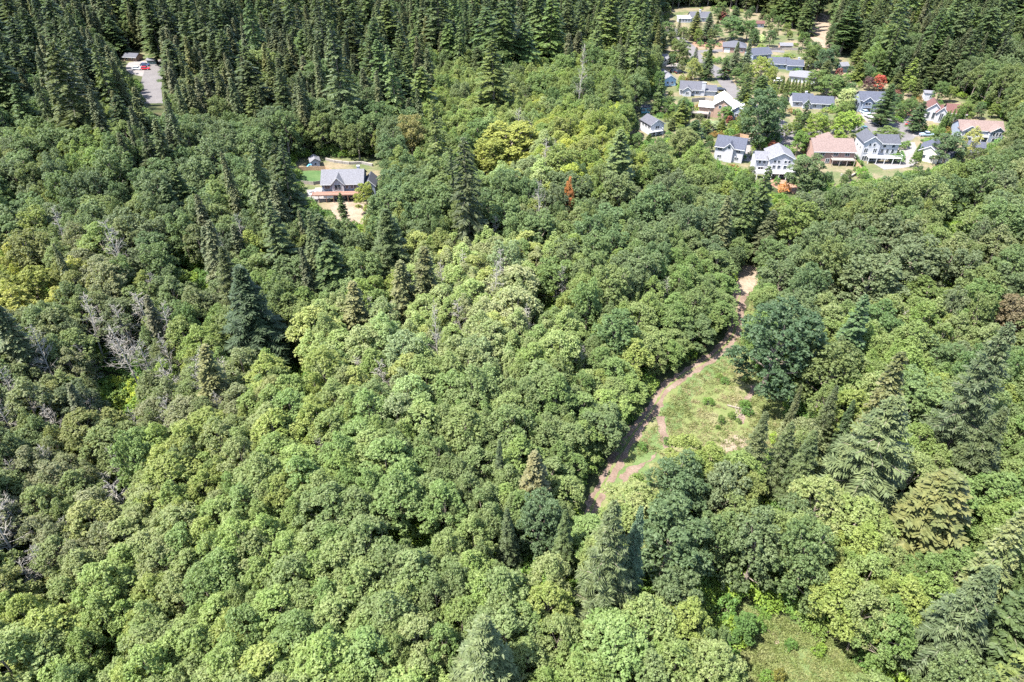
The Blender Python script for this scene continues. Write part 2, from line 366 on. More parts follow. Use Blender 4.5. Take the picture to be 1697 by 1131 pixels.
def broad_crown(r, lumps, lobe_r, per_lobe, leaf, dens=1.0, open_=0.0):
    """lumps: (cx,cy,cz,rx,rz); small leafy lobes sit all over the lumps, leaves all over the lobes"""
    C, Rr = [], []
    for i, (cx, cy, cz, rx, rz) in enumerate(lumps):
        n = int(dens * 3.0 * (rx * rx + rx * rz) / (lobe_r * lobe_r) * 0.62)
        d = sphere_dirs(n, r, -0.45)
        rad = r.uniform(0.72, 1.1, n)[:, None]
        p = np.array([cx, cy, cz]) + d * rad * np.array([rx, rx, rz])
        keep = np.ones(n, bool)
        for j, (ax, ay, az, bx, bz) in enumerate(lumps):
            if j == i: continue
            q = (p - np.array([ax, ay, az])) / np.array([bx, bx, bz])
            keep &= (np.linalg.norm(q, axis=1) > 0.72)
        keep &= r.uniform(size=n) > open_
        C.append(p[keep]); Rr.append(lobe_r * r.uniform(0.6, 1.35, keep.sum()))
    C = np.concatenate(C); Rr = np.concatenate(Rr)
    n = len(C); k = per_lobe
    d = r.normal(size=(n, k, 3)); d[..., 2] = np.where(d[..., 2] < -0.4, -d[..., 2], d[..., 2])
    d /= np.linalg.norm(d, axis=2)[..., None]
    rr = Rr[:, None, None] * r.uniform(0.55, 1.1, (n, k, 1))
    P = C[:, None, :] + d * rr * np.array([1.0, 1.0, 0.8])
    return leafcloud(P.reshape(-1, 3), d.reshape(-1, 3), leaf, r, 0.5, 0.62), C
def trunk_mesh(r, h, rad, targets, name, lean=0.3):
    m = MB(); top = Vector((r.uniform(-lean, lean), r.uniform(-lean, lean), h))
    P = [Vector((0, 0, -1.5)), top * 0.3, top * 0.65, top]
    m.tube(P, [rad * 1.15, rad * 0.85, rad * 0.55, rad * 0.2], 7)
    for t in targets:
        t = Vector(t); s = top * min(0.9, max(0.25, (t.z / h) * r.uniform(0.55, 0.75)))
        mid = (s + t) / 2 + Vector((0, 0, -0.04 * h * 0.5)) + Vector(r.normal(0, 0.2, 3))
        m.tube([s, mid, t], [rad * 0.38, rad * 0.24, rad * 0.09], 5)
    return m.mesh(name)

MODELS = {}       # kind -> list of (crown mesh, trunk mesh, radius, height)
def add_model(kind, V, tr, rad, h, mat):
    cm = mesh_np(kind + '_crown', V, quads_of(V)); cm.materials.append(mat); tr.materials.append(M['bark'])
    MODELS.setdefault(kind, []).append((cm, tr, rad, h))
def make_alder(seed):
    r = np.random.default_rng(seed); h = 15.0; lumps = [(0, 0, 13.6, 0.7, 1.0)]
    n = 40; bend = r.uniform(0, 6.28); peak = r.uniform(4.2, 6.2); ex = r.uniform(1.0, 1.5)
    for k in range(n):
        f = (k + r.uniform(0, 1)) / n; a = k * 2.4 + r.uniform(-0.6, 0.6)
        q = 3.7 * math.sqrt(f) * r.uniform(0.85, 1.1) * (1 + 0.18 * math.cos(a - bend))
        z = 14.0 - peak * (q / 3.7) ** ex + r.normal(0, 0.38)
        lumps.append((q * math.cos(a), q * math.sin(a), z, r.uniform(0.5, 0.85), r.uniform(0.5, 0.95)))
    for k in range(11):
        a = r.uniform(0, 6.28); q = r.uniform(1.6, 2.9); lumps.append((q * math.cos(a), q * math.sin(a), r.uniform(4.2, 8.2), r.uniform(0.7, 1.1), r.uniform(0.8, 1.3)))
    V, C = broad_crown(r, lumps, 0.30, 13, 0.14, 0.95, 0.18)
    tg = C[r.choice(len(C), 10)]
    add_model('alder', V, trunk_mesh(r, 12.5, 0.19, tg, 'alder_trunk'), 3.6, h, M['alder'])
def make_maple(seed):
    r = np.random.default_rng(seed); h = 17.0
    lumps = [(0, 0, 10.5, 3.0, 4.2)]; n = 30; bend = r.uniform(0, 6.28)
    for k in range(n):
        f = (k + r.uniform(0, 1)) / n; z = 3.4 + 12.2 * f; a = k * 2.4 + r.uniform(-0.5, 0.5)
        q = 4.6 * math.sqrt(max(0.03, 1 - ((z - 8.0) / 8.3) ** 2)) * r.uniform(0.72, 1.1) * (1 + 0.12 * math.cos(a - bend))
        lumps.append((q * math.cos(a), q * math.sin(a), z, r.uniform(0.85, 1.5), r.uniform(0.8, 1.4)))
    V, C = broad_crown(r, lumps, 0.44, 20, 0.19, 0.9, 0.12)
    tg = C[r.choice(len(C), 14)]
    add_model('maple', V, trunk_mesh(r, 13.5, 0.38, tg, 'maple_trunk', 0.6), 5.3, h, M['maple'])
def make_shrub(seed):
    r = np.random.default_rng(seed)
    lumps = [(0, 0, 1.1, 1.0, 1.0)] + [(1.0 * math.cos(a), 1.0 * math.sin(a), r.uniform(0.5, 1.0), r.uniform(0.5, 0.8), r.uniform(0.5, 0.9)) for a in r.uniform(0, 6.28, 5)]
    V, C = broad_crown(r, lumps, 0.36, 16, 0.13, 0.9, 0.05)
    m = MB()
    for t in C[r.choice(len(C), 6)]: m.tube([(0, 0, -0.3), Vector(t) * 0.5, Vector(t)], [0.06, 0.04, 0.02], 5)
    add_model('shrub', V, m.mesh('shrub_stem'), 1.6, 2.2, M['shrub'])
def make_fir(seed, kind='fir', h=28.0, rad=4.4, droop=0.30, nb=150, sprays=17, mat='fir', base=0.08, sw=0.24, power=0.62, wf=0.33, jt=0.07):
    r = np.random.default_rng(seed); VV = []; m = MB()
    lean = r.uniform(-0.3, 0.3, 2)
    m.tube([(0, 0, -1.5), (lean[0] * 0.3, lean[1] * 0.3, h * 0.5), (lean[0], lean[1], h)], [0.42, 0.26, 0.03], 7)
    for i in range(nb):
        u = (i + r.uniform(0, 1)) / nb
        f = base + (1 - base) * u ** 0.85
        z = h * f
        L = rad * ((1 - f) / (1 - base)) ** power * r.uniform(0.5, 1.22) + 0.25
        if f < base + 0.12: L *= r.uniform(0.5, 1.0)
        a = i * 2.399963 + r.uniform(-0.5, 0.5)
        d = np.array([math.cos(a), math.sin(a), 0.0]); side = np.array([-d[1], d[0], 0.0])
        n = max(5, int(sprays * (0.45 + 0.55 * L / rad)))
        t = np.linspace(0.12, 1.0, n)
        dr = droop * r.uniform(0.6, 1.4)
        org = np.array([lean[0] * f, lean[1] * f, z])
        P = org + d * (t * L)[:, None] + np.array([0, 0, 1.0]) * ((0.16 * t - dr * t * t) * L)[:, None]
        w = L * wf * np.sin(np.clip(t * 2.6, 0, math.pi * 0.88)) * r.uniform(0.7, 1.2, n) + 0.16
        for sgn in (-1, 1):
            tip = P + side * (sgn * w)[:, None] + d * (w * 0.75)[:, None] + np.array([0, 0, -0.32]) * w[:, None] + r.normal(0, jt, (n, 3))
            hw = sw * r.uniform(0.7, 1.3, n)[:, None]
            wd = d * hw + np.array([0, 0, 1.0]) * hw * r.uniform(-0.6, 0.6, (n, 1))
            mid = P * 0.45 + tip * 0.55
            VV.append(np.stack([P, mid + wd, tip, mid - wd], 1).reshape(-1, 3))
        # hanging and upper sprays along the branch
        tip = P + r.normal(0, 0.12, (n, 3)) + np.array([0, 0, -1.0]) * (r.uniform(0.15, 0.6, n) * (0.3 + 0.25 * L / rad))[:, None] + d * 0.25
        hw = sw * 1.1 * side
        mid = (P + tip) / 2
        VV.append(np.stack([P, mid + hw, tip, mid - hw], 1).reshape(-1, 3))
        if i % 3 == 0 and L > 0.9: m.tube([org, P[n // 2], P[-1]], [0.06, 0.04, 0.015], 4)
    V = np.concatenate(VV)
    add_model(kind, V, m.mesh(kind + '_trunk'), rad, h, M[mat])
for s in range(8): make_alder(100 + s)
for s in range(7): make_maple(200 + s)
for s in range(3): make_shrub(300 + s)
make_fir(400); make_fir(401, droop=0.45, nb=120, power=0.6); make_fir(402, rad=5.2, nb=135, power=0.9); make_fir(403, droop=0.15, nb=170, base=0.2)
make_fir(404, rad=3.6, droop=0.5, nb=140, power=0.5, base=0.15); make_fir(405, rad=4.8, nb=90, droop=0.4, power=0.7, sw=0.3)
make_fir(410, 'spruce', 26, 5.0, 0.24, 330, 34, 'fir', 0.05, 0.10, 0.8, 0.2, 0.16)
make_fir(411, 'spruce', 26, 4.8, 0.34, 330, 34, 'fir', 0.05, 0.10, 0.95, 0.2, 0.16)
make_fir(412, 'spruce', 26, 5.2, 0.14, 260, 34, 'fir', 0.05, 0.10, 0.7, 0.2, 0.16)
for s in range(3): make_fir(420 + s, 'cedar', 24, 3.0, 0.5, 230, 12, 'cedar', 0.05, 0.2, 0.62)
def make_dead(seed):
    r = np.random.default_rng(seed); m = MB(); h = 15.0
    top = Vector((r.uniform(-1.6, 1.6), r.uniform(-1.6, 1.6), h))
    m.tube([(0, 0, -1.5), top * 0.35 + Vector(r.normal(0, 0.3, 3)), top * 0.7, top], [0.2, 0.16, 0.11, 0.04], 6)
    b = MB()
    for i in range(38):
        f = 0.34 + 0.64 * (i + r.uniform()) / 38; a = r.uniform(0, 6.28); L = 3.6 * (1.15 - f) * r.uniform(0.5, 1.25) + 0.5
        s = top * f; d = Vector((math.cos(a), math.sin(a), r.uniform(0.15, 1.0))).normalized()
        e = s + d * L + Vector((0, 0, -0.1 * L)); md = (s + e) / 2 + Vector(r.normal(0, 0.16, 3))
        b.tube([s, md, e], [0.05, 0.036, 0.018], 4)
        for k in range(7):
            q = s.lerp(e, r.uniform(0.3, 0.95)); d2 = (d + Vector(r.normal(0, 0.7, 3))).normalized(); l2 = L * r.uniform(0.25, 0.55)
            b.tube([q, q + d2 * l2 * 0.5 + Vector(r.normal(0, 0.06, 3)), q + d2 * l2], [0.028, 0.021, 0.011], 3)
    bm_ = b.mesh('dead_branches'); bm_.materials.append(M['dead_wood']); t = m.mesh('dead_trunk'); t.materials.append(M['dead_wood'])
    MODELS.setdefault('dead', []).append((bm_, t, 3.0, h))
for s in range(5): make_dead(500 + s)

KIND = dict(  # object name, category, group, words
    alder=('alder_tree', 'tree', 'alders in the woodland canopy', 'alder'),
    maple=('maple_tree', 'tree', 'broadleaf maples in the woodland', 'round-crowned maple'),
    fir=('fir_tree', 'conifer', 'tall firs in the woodland', 'fir'),
    spruce=('spruce_tree', 'conifer', 'spreading spruces among the broadleaf trees', 'spreading spruce'),
    cedar=('cedar_tree', 'conifer', 'cedars in the woodland', 'cedar'),
    dead=('dead_tree', 'dead tree', 'leafless grey dead trees in the canopy', 'leafless dead tree'),
    shrub=('shrub', 'shrub', 'shrubs in clearings and gardens', 'shrub'))
PARTN = {'dead': ('branches', 'trunk'), 'shrub': ('foliage', 'stem')}
def plant(kind, x, y, z, rad, h, tint, label, group=None, var=None, rz=None, name=None, cat=None):
    ms = MODELS[kind]; k = random.randrange(len(ms)) if var is None else var % len(ms)
    cm, tm, r0, h0 = ms[k]
    nm, c, g, _ = KIND[kind]
    t = empty(name or nm, (x, y, z), random.uniform(0, 6.28) if rz is None else rz)
    if kind in ('alder', 'maple', 'fir', 'cedar'): t.rotation_euler = (random.gauss(0, 0.04), random.gauss(0, 0.04), t.rotation_euler[2])
    t.scale = (rad / r0, rad / r0, h / h0)
    tag(t, label, cat or c, group or g)
    a, b = PARTN.get(kind, ('crown', 'trunk'))
    co = link(a, cm, None, t); co.color = (*tint, 1); link(b, tm, None, t)
    return t, k

# ------------------------------------------------------------------ woodland: what grows where
ZONES = [  # one letter per 100 px of the photograph
 "FFFFFFFFFFFffFFFF",
 "FfffffFmmmmmNNNfM",
 "MmfMMMMmPYmNNNNNM",
 "MMMMfMMMMMMMfMMMM",
 "YDMDmfmPPmMGGMMMM",
 "DDDmAPPPPAAmGMGGM",
 "DDDDAAPAAAAAGMGGG",
 "DDmAAAAAAAAAGGGGG",
 "DDAAAAAAAAmMMmGGG",
 "DAAAAAAAAAMMmMGGf",
 "AAAAAAAAAAAGGGGSf",
 "AAAAAAAAAAAGGGGSf"]
MIX = dict(A=[('alder', .97), ('maple', .03)], P=[('alder', .89), ('dead', .03), ('maple', .08)],
  D=[('alder', .69), ('dead', .15), ('maple', .09), ('cedar', .07)], M=[('maple', .82), ('alder', .13), ('fir', .05)],
  m=[('maple', .42), ('alder', .52), ('fir', .06)], G=[('alder', .80), ('maple', .20)], F=[('fir', .60), ('cedar', .11), ('maple', .29)],
  f=[('fir', .38), ('maple', .42), ('cedar', .20)], S=[('spruce', .30), ('alder', .70)], Y=[('alder', .45), ('maple', .55)], N=[('alder', .3), ('maple', .7)])
ZT = dict(A=(1.14, 1.11, 1.12), P=(1.54, 1.40, 1.72), D=(1.0, 0.90, 1.15), M=(1.05, 1.0, 1.12), m=(1.18, 1.14, 1.05), G=(1.06, 1.07, 1.0),
          F=(1.0, 1.0, 1.0), f=(1.05, 1.0, 1.0), S=(1.1, 1.0, 1.2), Y=(1.7, 1.45, 1.0), N=(1.1, 1.1, 1.0))
RH = dict(alder=(3.5, 13.8), maple=(4.9, 16.0), fir=(6.0, 25), spruce=(4.6, 23), cedar=(3.0, 22), dead=(2.8, 16.5), shrub=(1.5, 2.2))

KEEP = [  # what the photograph shows free of tree crowns
 [(968,852),(975,820),(1000,778),(1040,722),(1085,668),(1105,628),(1150,600),(1200,562),(1228,560),(1238,645),(1302,672),(1314,708),(1262,728),(1215,745),(1150,700),(1118,712),(1100,745),(1070,775),(1040,812),(1010,830),(985,862)],
 [(1204,562),(1214,530),(1224,528),(1228,565)], [(1219,446),(1252,441),(1248,484),(1224,490)],
 [(495,262),(540,258),(625,268),(632,290),(622,318),(600,345),(602,378),(576,384),(570,345),(512,335),(495,312)],
 [(1098,62),(1098,22),(1180,14),(1260,30),(1300,58),(1345,95),(1420,95),(1432,135),(1480,140),(1545,150),(1600,165),(1662,200),(1662,238),(1620,262),(1575,262),(1500,275),(1440,298),(1378,300),(1325,328),(1300,326),(1258,300),(1250,284),(1180,266),(1180,228),(1100,215),(1085,232),(1045,245),(1052,200),(1062,172),(1098,165),(1098,100)],
 [(202,84),(268,84),(270,120),(270,182),(250,182),(228,134),(204,122)], [(305,92),(324,94),(320,108),(308,108)],
 [(1198,1008),(1245,1022),(1278,1045),(1325,1085),(1355,1140),(1252,1140),(1226,1065)],
 [(1348,10),(1380,4),(1377,50),(1356,44)], [(150,640),(235,640),(235,672),(170,672)], [(585,62),(600,62),(600,72),(585,72)]] + [[(cx_ + rx_ * math.cos(t_ * 1.047), cy_ + ry_ * math.sin(t_ * 1.047)) for t_ in range(6)] for cx_, cy_, rx_, ry_ in ((690,886,22,18),(487,606,15,22),(1192,985,15,32),(903,498,13,13),(596,905,11,9),(182,1080,16,16),(1585,362,22,12),(330,452,14,22))]
BASEKEEP = [NB, MEADOW, GRASS2]
SUNNY = [[(492,276),(560,262),(640,285),(640,330),(604,378),(572,378),(500,330)], [(216,98),(262,98),(264,118),(262,150),(246,140),(214,118)]]
HEROSEE = []

HERO = [  # kind, crown centre px, py, width px, height m, tint, label
 ('spruce', 425,540,132,27,(0.58,0.66,0.82),'tall dark pyramidal spruce throwing a black shadow in the left woods'),
 ('spruce', 392,500,70,24,(0.90,0.82,0.77),'olive-tinged spruce leaning against the tall dark spruce in the left woods'),
 ('spruce', 650,432,92,24,(0.98,0.98,1.01),'large spreading grey-green spruce below the single house'),
 ('cedar', 700,487,58,22,(0.95,0.90,0.80),'dark olive cedar just below the grey-green spruce'),
 ('cedar', 668,500,50,20,(1.25,1.15,1.10),'olive-grey cedar left of the dark olive cedar'),
 ('cedar', 590,530,52,18,(1.50,1.35,1.30),'pale olive cedar among the pale alders'),
 ('cedar', 1458,702,66,27,(1.00,0.92,0.75),'brown-olive cedar tip directly behind the big grey spruce'),
 ('spruce', 1435,782,158,27,(1.42,1.32,1.55),'big grey spruce with drooping tiers right of the meadow'),
 ('spruce', 1597,690,112,33,(1.0,0.98,1.25),'tall ragged grey-brown spruce on the right side'),
 ('spruce', 1612,770,88,22,(0.94,0.90,1.01),'lower grey-green spruce under the tall ragged spruce'),
 ('spruce', 1305,712,34,18,(1.17,0.98,1.06),'slim greyish spruce at the lower corner of the meadow'),
 ('spruce', 1362,708,44,17,(1.01,0.94,1.03),'small olive spruce right of the meadow corner'),
 ('spruce', 1392,722,40,15,(0.78,0.90,0.95),'small dark green spruce just left of the big grey spruce'),
 ('spruce', 1245,762,66,19,(1.17,1.05,1.13),'grey-green spruce below the pale worn soil'),
 ('spruce', 1290,770,54,17,(1.01,0.98,1.01),'mid-sized green spruce beside the grey-green spruce'),
 ('spruce', 1325,790,66,18,(1.05,1.05,1.06),'broad young spruce left of the big grey spruce'),
 ('spruce', 1002,965,112,28,(1.22,1.14,1.25),'tall olive-grey spruce with hanging branches near the bottom'),
 ('spruce', 1042,955,64,25,(1.05,1.22,1.9),'blue-grey spruce standing against the olive-grey spruce'),
 ('spruce', 932,912,54,16,(1.05,1.09,1.01),'mid-green spruce left of the olive-grey spruce'),
 ('spruce', 842,905,50,15,(0.94,0.94,1.06),'dark spruce half buried in the alders left of the track end'),
 ('cedar', 890,812,60,17,(1.30,1.10,1.10),'olive conifer top by the lower end of the dirt track'),
 ('spruce', 828,790,30,15,(1.06,1.06,1.32),'small silvery spruce tip poking out of the alder canopy'),
 ('maple', 905,858,88,15,(0.78,0.84,1.0),'dark bluish-green maple below the end of the dirt track'),
 ('spruce', 800,1120,158,22,(1.45,1.35,1.5),'grey spruce cut by the bottom edge of the picture'),
 ('spruce', 1575,1052,140,24,(1.10,1.08,1.35),'large olive-grey spruce in the bottom right corner'),
 ('cedar', 1535,872,132,21,(1.15,1.08,0.85),'broad brown-olive cedar with a pale trunk showing'),
 ('maple', 1288,553,142,22,(0.56,0.66,0.80),'big dark bluish maple standing beside the meadow'),
 ('maple', 1108,885,140,18,(0.84,0.88,0.98),'big dark green maple throwing a deep shadow near the bottom'),
 ('maple', 1125,805,104,16,(0.78,0.84,0.95),'dark blue-green maple just below the meadow'),
 ('fir', 1403,572,50,22,(0.90,1.10,1.20),'narrow dark green fir right of the big bluish maple'),
 ('fir', 1256,352,48,24,(0.95,1.00,0.90),'tall dark fir below the white house with a deck'),
 ('fir', 1228,375,38,20,(1.00,1.05,0.90),'shorter dark fir beside the tall fir below the houses'),
 ('maple', 1322,365,84,17,(1.26,1.18,0.81),'bright green rounded maple below the houses'),
 ('maple', 848,232,112,17,(2.25,1.71,0.99),'broad yellow-green maple in the middle of the upper woods'),
 ('maple', 805,252,66,15,(2.15,1.67,0.99),'smaller yellow-green maple left of the broad yellow-green one'),
 ('maple', 682,218,54,19,(1.87,1.23,1.14),'maple with a thin brownish-grey crown above the single house'),
 ('maple', 45,412,82,17,(1.35,1.05,0.9),'rusty olive maple at the left edge'),
 ('maple', 55,470,72,13,(1.9,1.5,0.9),'small golden yellow maple at the left edge'),
 ('maple', 1685,515,60,14,(1.58,0.92,1.39),'purplish-grey broadleaf tree at the right edge'),
 ('maple', 1440,462,120,18,(1.10,0.98,1.17),'dark grey-green maple with bare trunks showing under its crown'),
 ('maple', 1520,420,110,17,(1.04,0.93,1.17),'wide dark maple on the right slope'),
 ('maple', 1130,230,60,13,(1.43,1.18,1.11),'soft green maple just below the white-roofed house'),
 ('maple', 1340,278,62,13,(0.99,0.98,1.08),'dark green maple between the white house and the tan-roofed house'),
 ('maple', 605,320,36,10,(2.09,1.71,0.90),'light green tree at the right end of the red deck'),
 ('fir', 568,352,18,11,(0.90,1.00,0.90),'small dark conifer on the pale slope below the deck'),
 ('alder', 942,328,19,19,(2.9,0.95,1.1),'slim orange-red dead-leaved tree standing in the maple canopy'),
]
HERO = [h for h in HERO if h[5]]
def see(x, y, z, h, w, kind):
    _, t, d = proj(x, y, z + h); _, b, _ = proj(x, y, z + h * (0.3 if kind != 'dead' else 0.5))
    cx_, _, _ = proj(x, y, z + h * 0.6)
    HEROSEE.append((float(cx_), float(t + b) / 2, 0.40 * w, abs(float(b - t)) * 0.48, float(d)))
taken = []      # x, y, r of the trees already standing
allt = []       # trees to build: dict
for kind, px, py, w, h, tint, label in HERO:
    zc = h * (0.45 if kind in ('fir', 'spruce', 'cedar') else 0.68)
    p = at(px, py, zc); p = at(px, py, zc + float(terrain(p.x, p.y))); rad = w / 2 * depth(p) / FPX
    z = float(terrain(p.x, p.y)); taken.append((p.x, p.y, rad)); see(p.x, p.y, z, h, w, kind)
    plant(kind, p.x, p.y, z, rad, h, tint, label, var=None, group={'maple':'named broadleaf trees of the woodland','spruce':'spruces standing out of the broadleaf canopy'}.get(kind,'conifers standing out of the canopy'))

DL = 'bare grey dead tree '
for px, py, w, h, lab in [(75,690,60,14,DL+'with spreading limbs at the left edge'),(100,700,50,13,DL+'standing right of the widest dead tree at the left edge'),(155,680,44,12,DL+'leaning out of the left ravine shrubs'),
 (150,600,40,14,DL+'above the yellow ravine shrubs on their left'),(240,590,44,16,DL+'with a long dark trunk in the ravine'),(285,585,40,15,DL+'pale and thin between the two ravine firs'),(375,620,42,13,DL+'whose branches spread like a fan'),
 (275,690,44,14,DL+'with a fan-shaped top in front of the yellow shrubs'),(220,700,30,11,DL+'small and crooked left of the fan-shaped one'),(360,680,34,12,DL+'whitish among pale alders right of the ravine'),(180,805,44,9,DL+'with brown hanging twigs in the lower left'),
 (60,930,56,13,DL+'whose white limbs fork at the lower left edge'),(35,960,46,12,DL+'tangled at the far lower left edge'),(22,790,40,12,DL+'with fine twigs at the left edge'),(250,478,34,14,DL+'rising behind the alders below the rusty maple'),
 (168,540,36,13,DL+'in the upper ravine'),(765,530,44,13,DL+'with a pale fan crown in the middle of the picture'),(868,535,36,14,DL+'almost white, tallest of the middle ones'),(612,520,30,12,DL+'beside the pale olive cedar'),(655,525,26,11,DL+'small, just below the cedars'),
 (640,625,50,12,DL+'lying slantwise over the pale alders'),(600,610,40,11,DL+'with pinkish twigs left of the slanting one'),(965,595,26,12,DL+'pale and fine near the track side alders'),(935,470,30,13,DL+'slender behind the central alders'),
 (820,380,24,13,DL+'upright stem above the centre of the woods'),(1100,485,24,12,DL+'near the head of the dirt track'),(530,745,30,10,DL+'whitish top in the lower alder canopy'),(120,880,40,12,DL+'low in the lower left thicket'),(960,120,26,30,DL+'tall silvery one in front of the far firs'),(1490,545,34,11,DL+'small and grey on the right slope'),(1545,560,30,11,DL+'purplish one on the right slope')]:
    zc = h * 0.7; p = at(px, py, zc); g = float(terrain(p.x, p.y)); p = at(px, py, zc + g); rad = w / 2 * depth(p) / FPX
    taken.append((p.x, p.y, rad * 0.55)); see(p.x, p.y, g, h, w * 0.8, 'dead')
    plant('dead', p.x, p.y, g, rad * 0.95, h * 1.02, (1, 1, 1), lab)
def track_dist(X, Y, pxs):
    P = [at(*p) for p in pxs]; best = np.full(len(X), 1e9)
    for a, b in zip(P[:-1], P[1:]):
        ax, ay = b.x - a.x, b.y - a.y; L2 = ax * ax + ay * ay
        t = np.clip(((X - a.x) * ax + (Y - a.y) * ay) / L2, 0, 1); best = np.minimum(best, np.hypot(X - a.x - t * ax, Y - a.y - t * ay))
    return best
# candidates
def scatter_forest():
    n = 330000
    u = rng.uniform(size=n); Y = -25 + 700 * u ** 0.8
    half = 0.80 * (Y * cp + CAM_Z * sp) + 28
    X = rng.uniform(-1, 1, n) * half
    # even out density: width grows with distance, so thin the near rows
    keep = rng.uniform(size=n) < np.clip(half / half.max() * 1.35, 0.25, 1)
    X, Y = X[keep], Y[keep]; n = len(X)
    Z = terrain(X, Y)
    PX, PY, D = proj(X, Y, Z + 11)
    jx = rng.normal(0, 22, n); jy = rng.normal(0, 16, n)
    ci = np.clip(((PX + jx) // 100).astype(int), 0, 16); ri = np.clip(((PY + jy) // 100).astype(int), 0, 11)
    zl = np.array([list(r_) for r_ in ZONES])[ri, ci]
    kinds = np.empty(n, object); rv = rng.uniform(size=n)
    for L, mixl in MIX.items():
        s = zl == L; acc = 0
        for k, w in mixl:
            kinds[s & (rv >= acc) & (rv < acc + w + 1e-6)] = k; acc += w
    kinds[kinds == None] = 'alder'
    sz = np.clip(rng.normal(1.0, 0.22, n), 0.55, 1.6)
    rad = np.array([RH[k][0] for k in kinds]) * sz
    sdh = np.array([{'alder': 0.07, 'maple': 0.10, 'fir': 0.2}.get(k, 0.14) for k in kinds])
    h = np.array([RH[k][1] for k in kinds]) * np.clip(rng.normal(0, 1, n) * sdh + 1, 0.55, 1.45) * (0.72 + 0.28 * sz)
    far = PY < 260
    h = np.where(far & ((kinds == 'fir')), h * 1.08, h)
    rad = np.where((kinds == 'maple') & (PY > 700), rad * 0.8, rad)
    tdist = track_dist(X, Y, TRACK)
    h = h * np.clip(0.62 + (tdist - 3) / 30, 0.62, 1.0)
    bad = tdist < 3.4
    con = np.isin(kinds.astype(str), ['fir', 'spruce', 'cedar'])
    def hit(a, b, polys):
        res = np.zeros(len(a), bool)
        for K in polys:
            kx = [q[0] for q in K]; ky = [q[1] for q in K]
            m_ = np.nonzero((a > min(kx)) & (a < max(kx)) & (b > min(ky)) & (b < max(ky)))[0]
            if len(m_): res[m_] |= inpoly(a[m_], b[m_], K)
        return res
    for f, w in ((1.0, 0.15), (0.88, 0.4), (0.75, 0.7), (0.6, 0.9), (0.45, 0.9), (0.3, 0.9)):
        ww = np.where(con, (1 - f) * 1.0 + 0.1, w)
        for s in (-1, -0.5, 0, 0.5, 1):
            a, b, dd = proj(X + s * rad * ww, Y, Z + h * f)
            bad |= hit(a, b, KEEP)
            if s in (-0.5, 0, 0.5) and f > 0.4:
                for (hx, hy, rx_, ry_, hd) in HEROSEE:
                    bad |= (((a - hx) / rx_) ** 2 + ((b - hy) / ry_) ** 2 < 1) & (dd < hd)
    a, b, _ = proj(X, Y, Z)
    bad |= hit(a, b, KEEP + BASEKEEP)
    k1 = 1 / math.tan(R(SUN_EL))
    for f in (1.0, 0.75, 0.5):
        a, b, _ = proj(X + LDIR.x * h * f * k1, Y + LDIR.y * h * f * k1, Z)
        bad |= hit(a, b, SUNNY)
    # hidden dark gaps of the canopy
    for gx_, gy_, rx_, ry_ in ((688,882,22,20),(485,600,20,24),(1195,975,20,38),(325,470,16,22),(60,700,24,16),(905,495,14,14),(180,1075,22,14),(1590,360,16,14)):
        bad |= ((a - gx_) / rx_) ** 2 + ((b - gy_) / ry_) ** 2 < 1
    cols = zip(X, Y, Z, kinds, rad, h, zl, PX, PY, bad)
    grid = {}
    for (tx, ty, tr) in taken: grid.setdefault((int(tx // 10), int(ty // 10)), []).append((tx, ty, tr * 0.9))
    out = []
    KF = dict(alder=0.42, maple=0.56, fir=0.58, spruce=0.7, cedar=0.6, dead=0.5)
    for x, y, z, k, rd, hh, zz, px, py, bd in cols:
        if bd: continue
        gi, gj = int(x // 10), int(y // 10); ok = True; me_ = rd * KF[k]
        for i in (-1, 0, 1):
            for j in (-1, 0, 1):
                for (qx, qy, qr) in grid.get((gi + i, gj + j), ()):
                    if (qx - x) ** 2 + (qy - y) ** 2 < (me_ + qr) ** 2: ok = False; break
                if not ok: break
            if not ok: break
        if not ok: continue
        grid.setdefault((gi, gj), []).append((x, y, me_))
        out.append((x, y, z, k, rd, hh, zz, px, py))
    return out
forest = scatter_forest()

LM = [(1288,560,'the big dark maple by the meadow'),(1180,650,'the small meadow'),(1030,755,'the lower dirt track'),(1150,600,'the upper dirt track'),(1000,965,'the olive-grey spruce'),
 (1435,780,'the big grey spruce'),(1597,690,'the tall ragged spruce'),(1108,885,'the big dark maple near the bottom'),(425,545,'the tall dark spruce'),(570,300,'the house with the red deck'),
 (942,328,'the little orange-red tree'),(845,232,'the yellow-green maple'),(240,112,'the red car between the firs'),(1237,460,'the pale bare opening'),(650,432,'the grey-green spreading spruce'),
 (1210,250,'the leftmost white house of the bottom row'),(1450,245,'the three-storey white house'),(1625,215,'the tan-brown roofed house'),(1140,28,'the farthest long house'),(200,658,'the yellow ravine shrubs'),
 (70,700,'the dead trees at the left edge'),(1535,872,'the broad olive cedar'),(800,1112,'the grey spruce at the bottom edge'),(1290,1070,'the grassy opening'),(1350,20,'the sandy slope'),
 (50,440,'the rusty maple at the left edge'),(765,530,'the bare whitish dead trees'),(688,882,'the black gap in the alder canopy'),(1375,250,'the pinkish-roofed house'),(1075,205,'the small white house at the wood edge'),
 (1470,440,'the dark maple showing bare trunks'),(1575,1050,'the olive-grey corner spruce'),(60,960,'the dead branches at the lower left edge'),(180,1075,'the dark hollow at the lower left'),(1685,515,'the purplish tree at the right edge'),(480,880,'the middle of the lower alder wood'),(300,760,'the bare trunks of the ravine')]
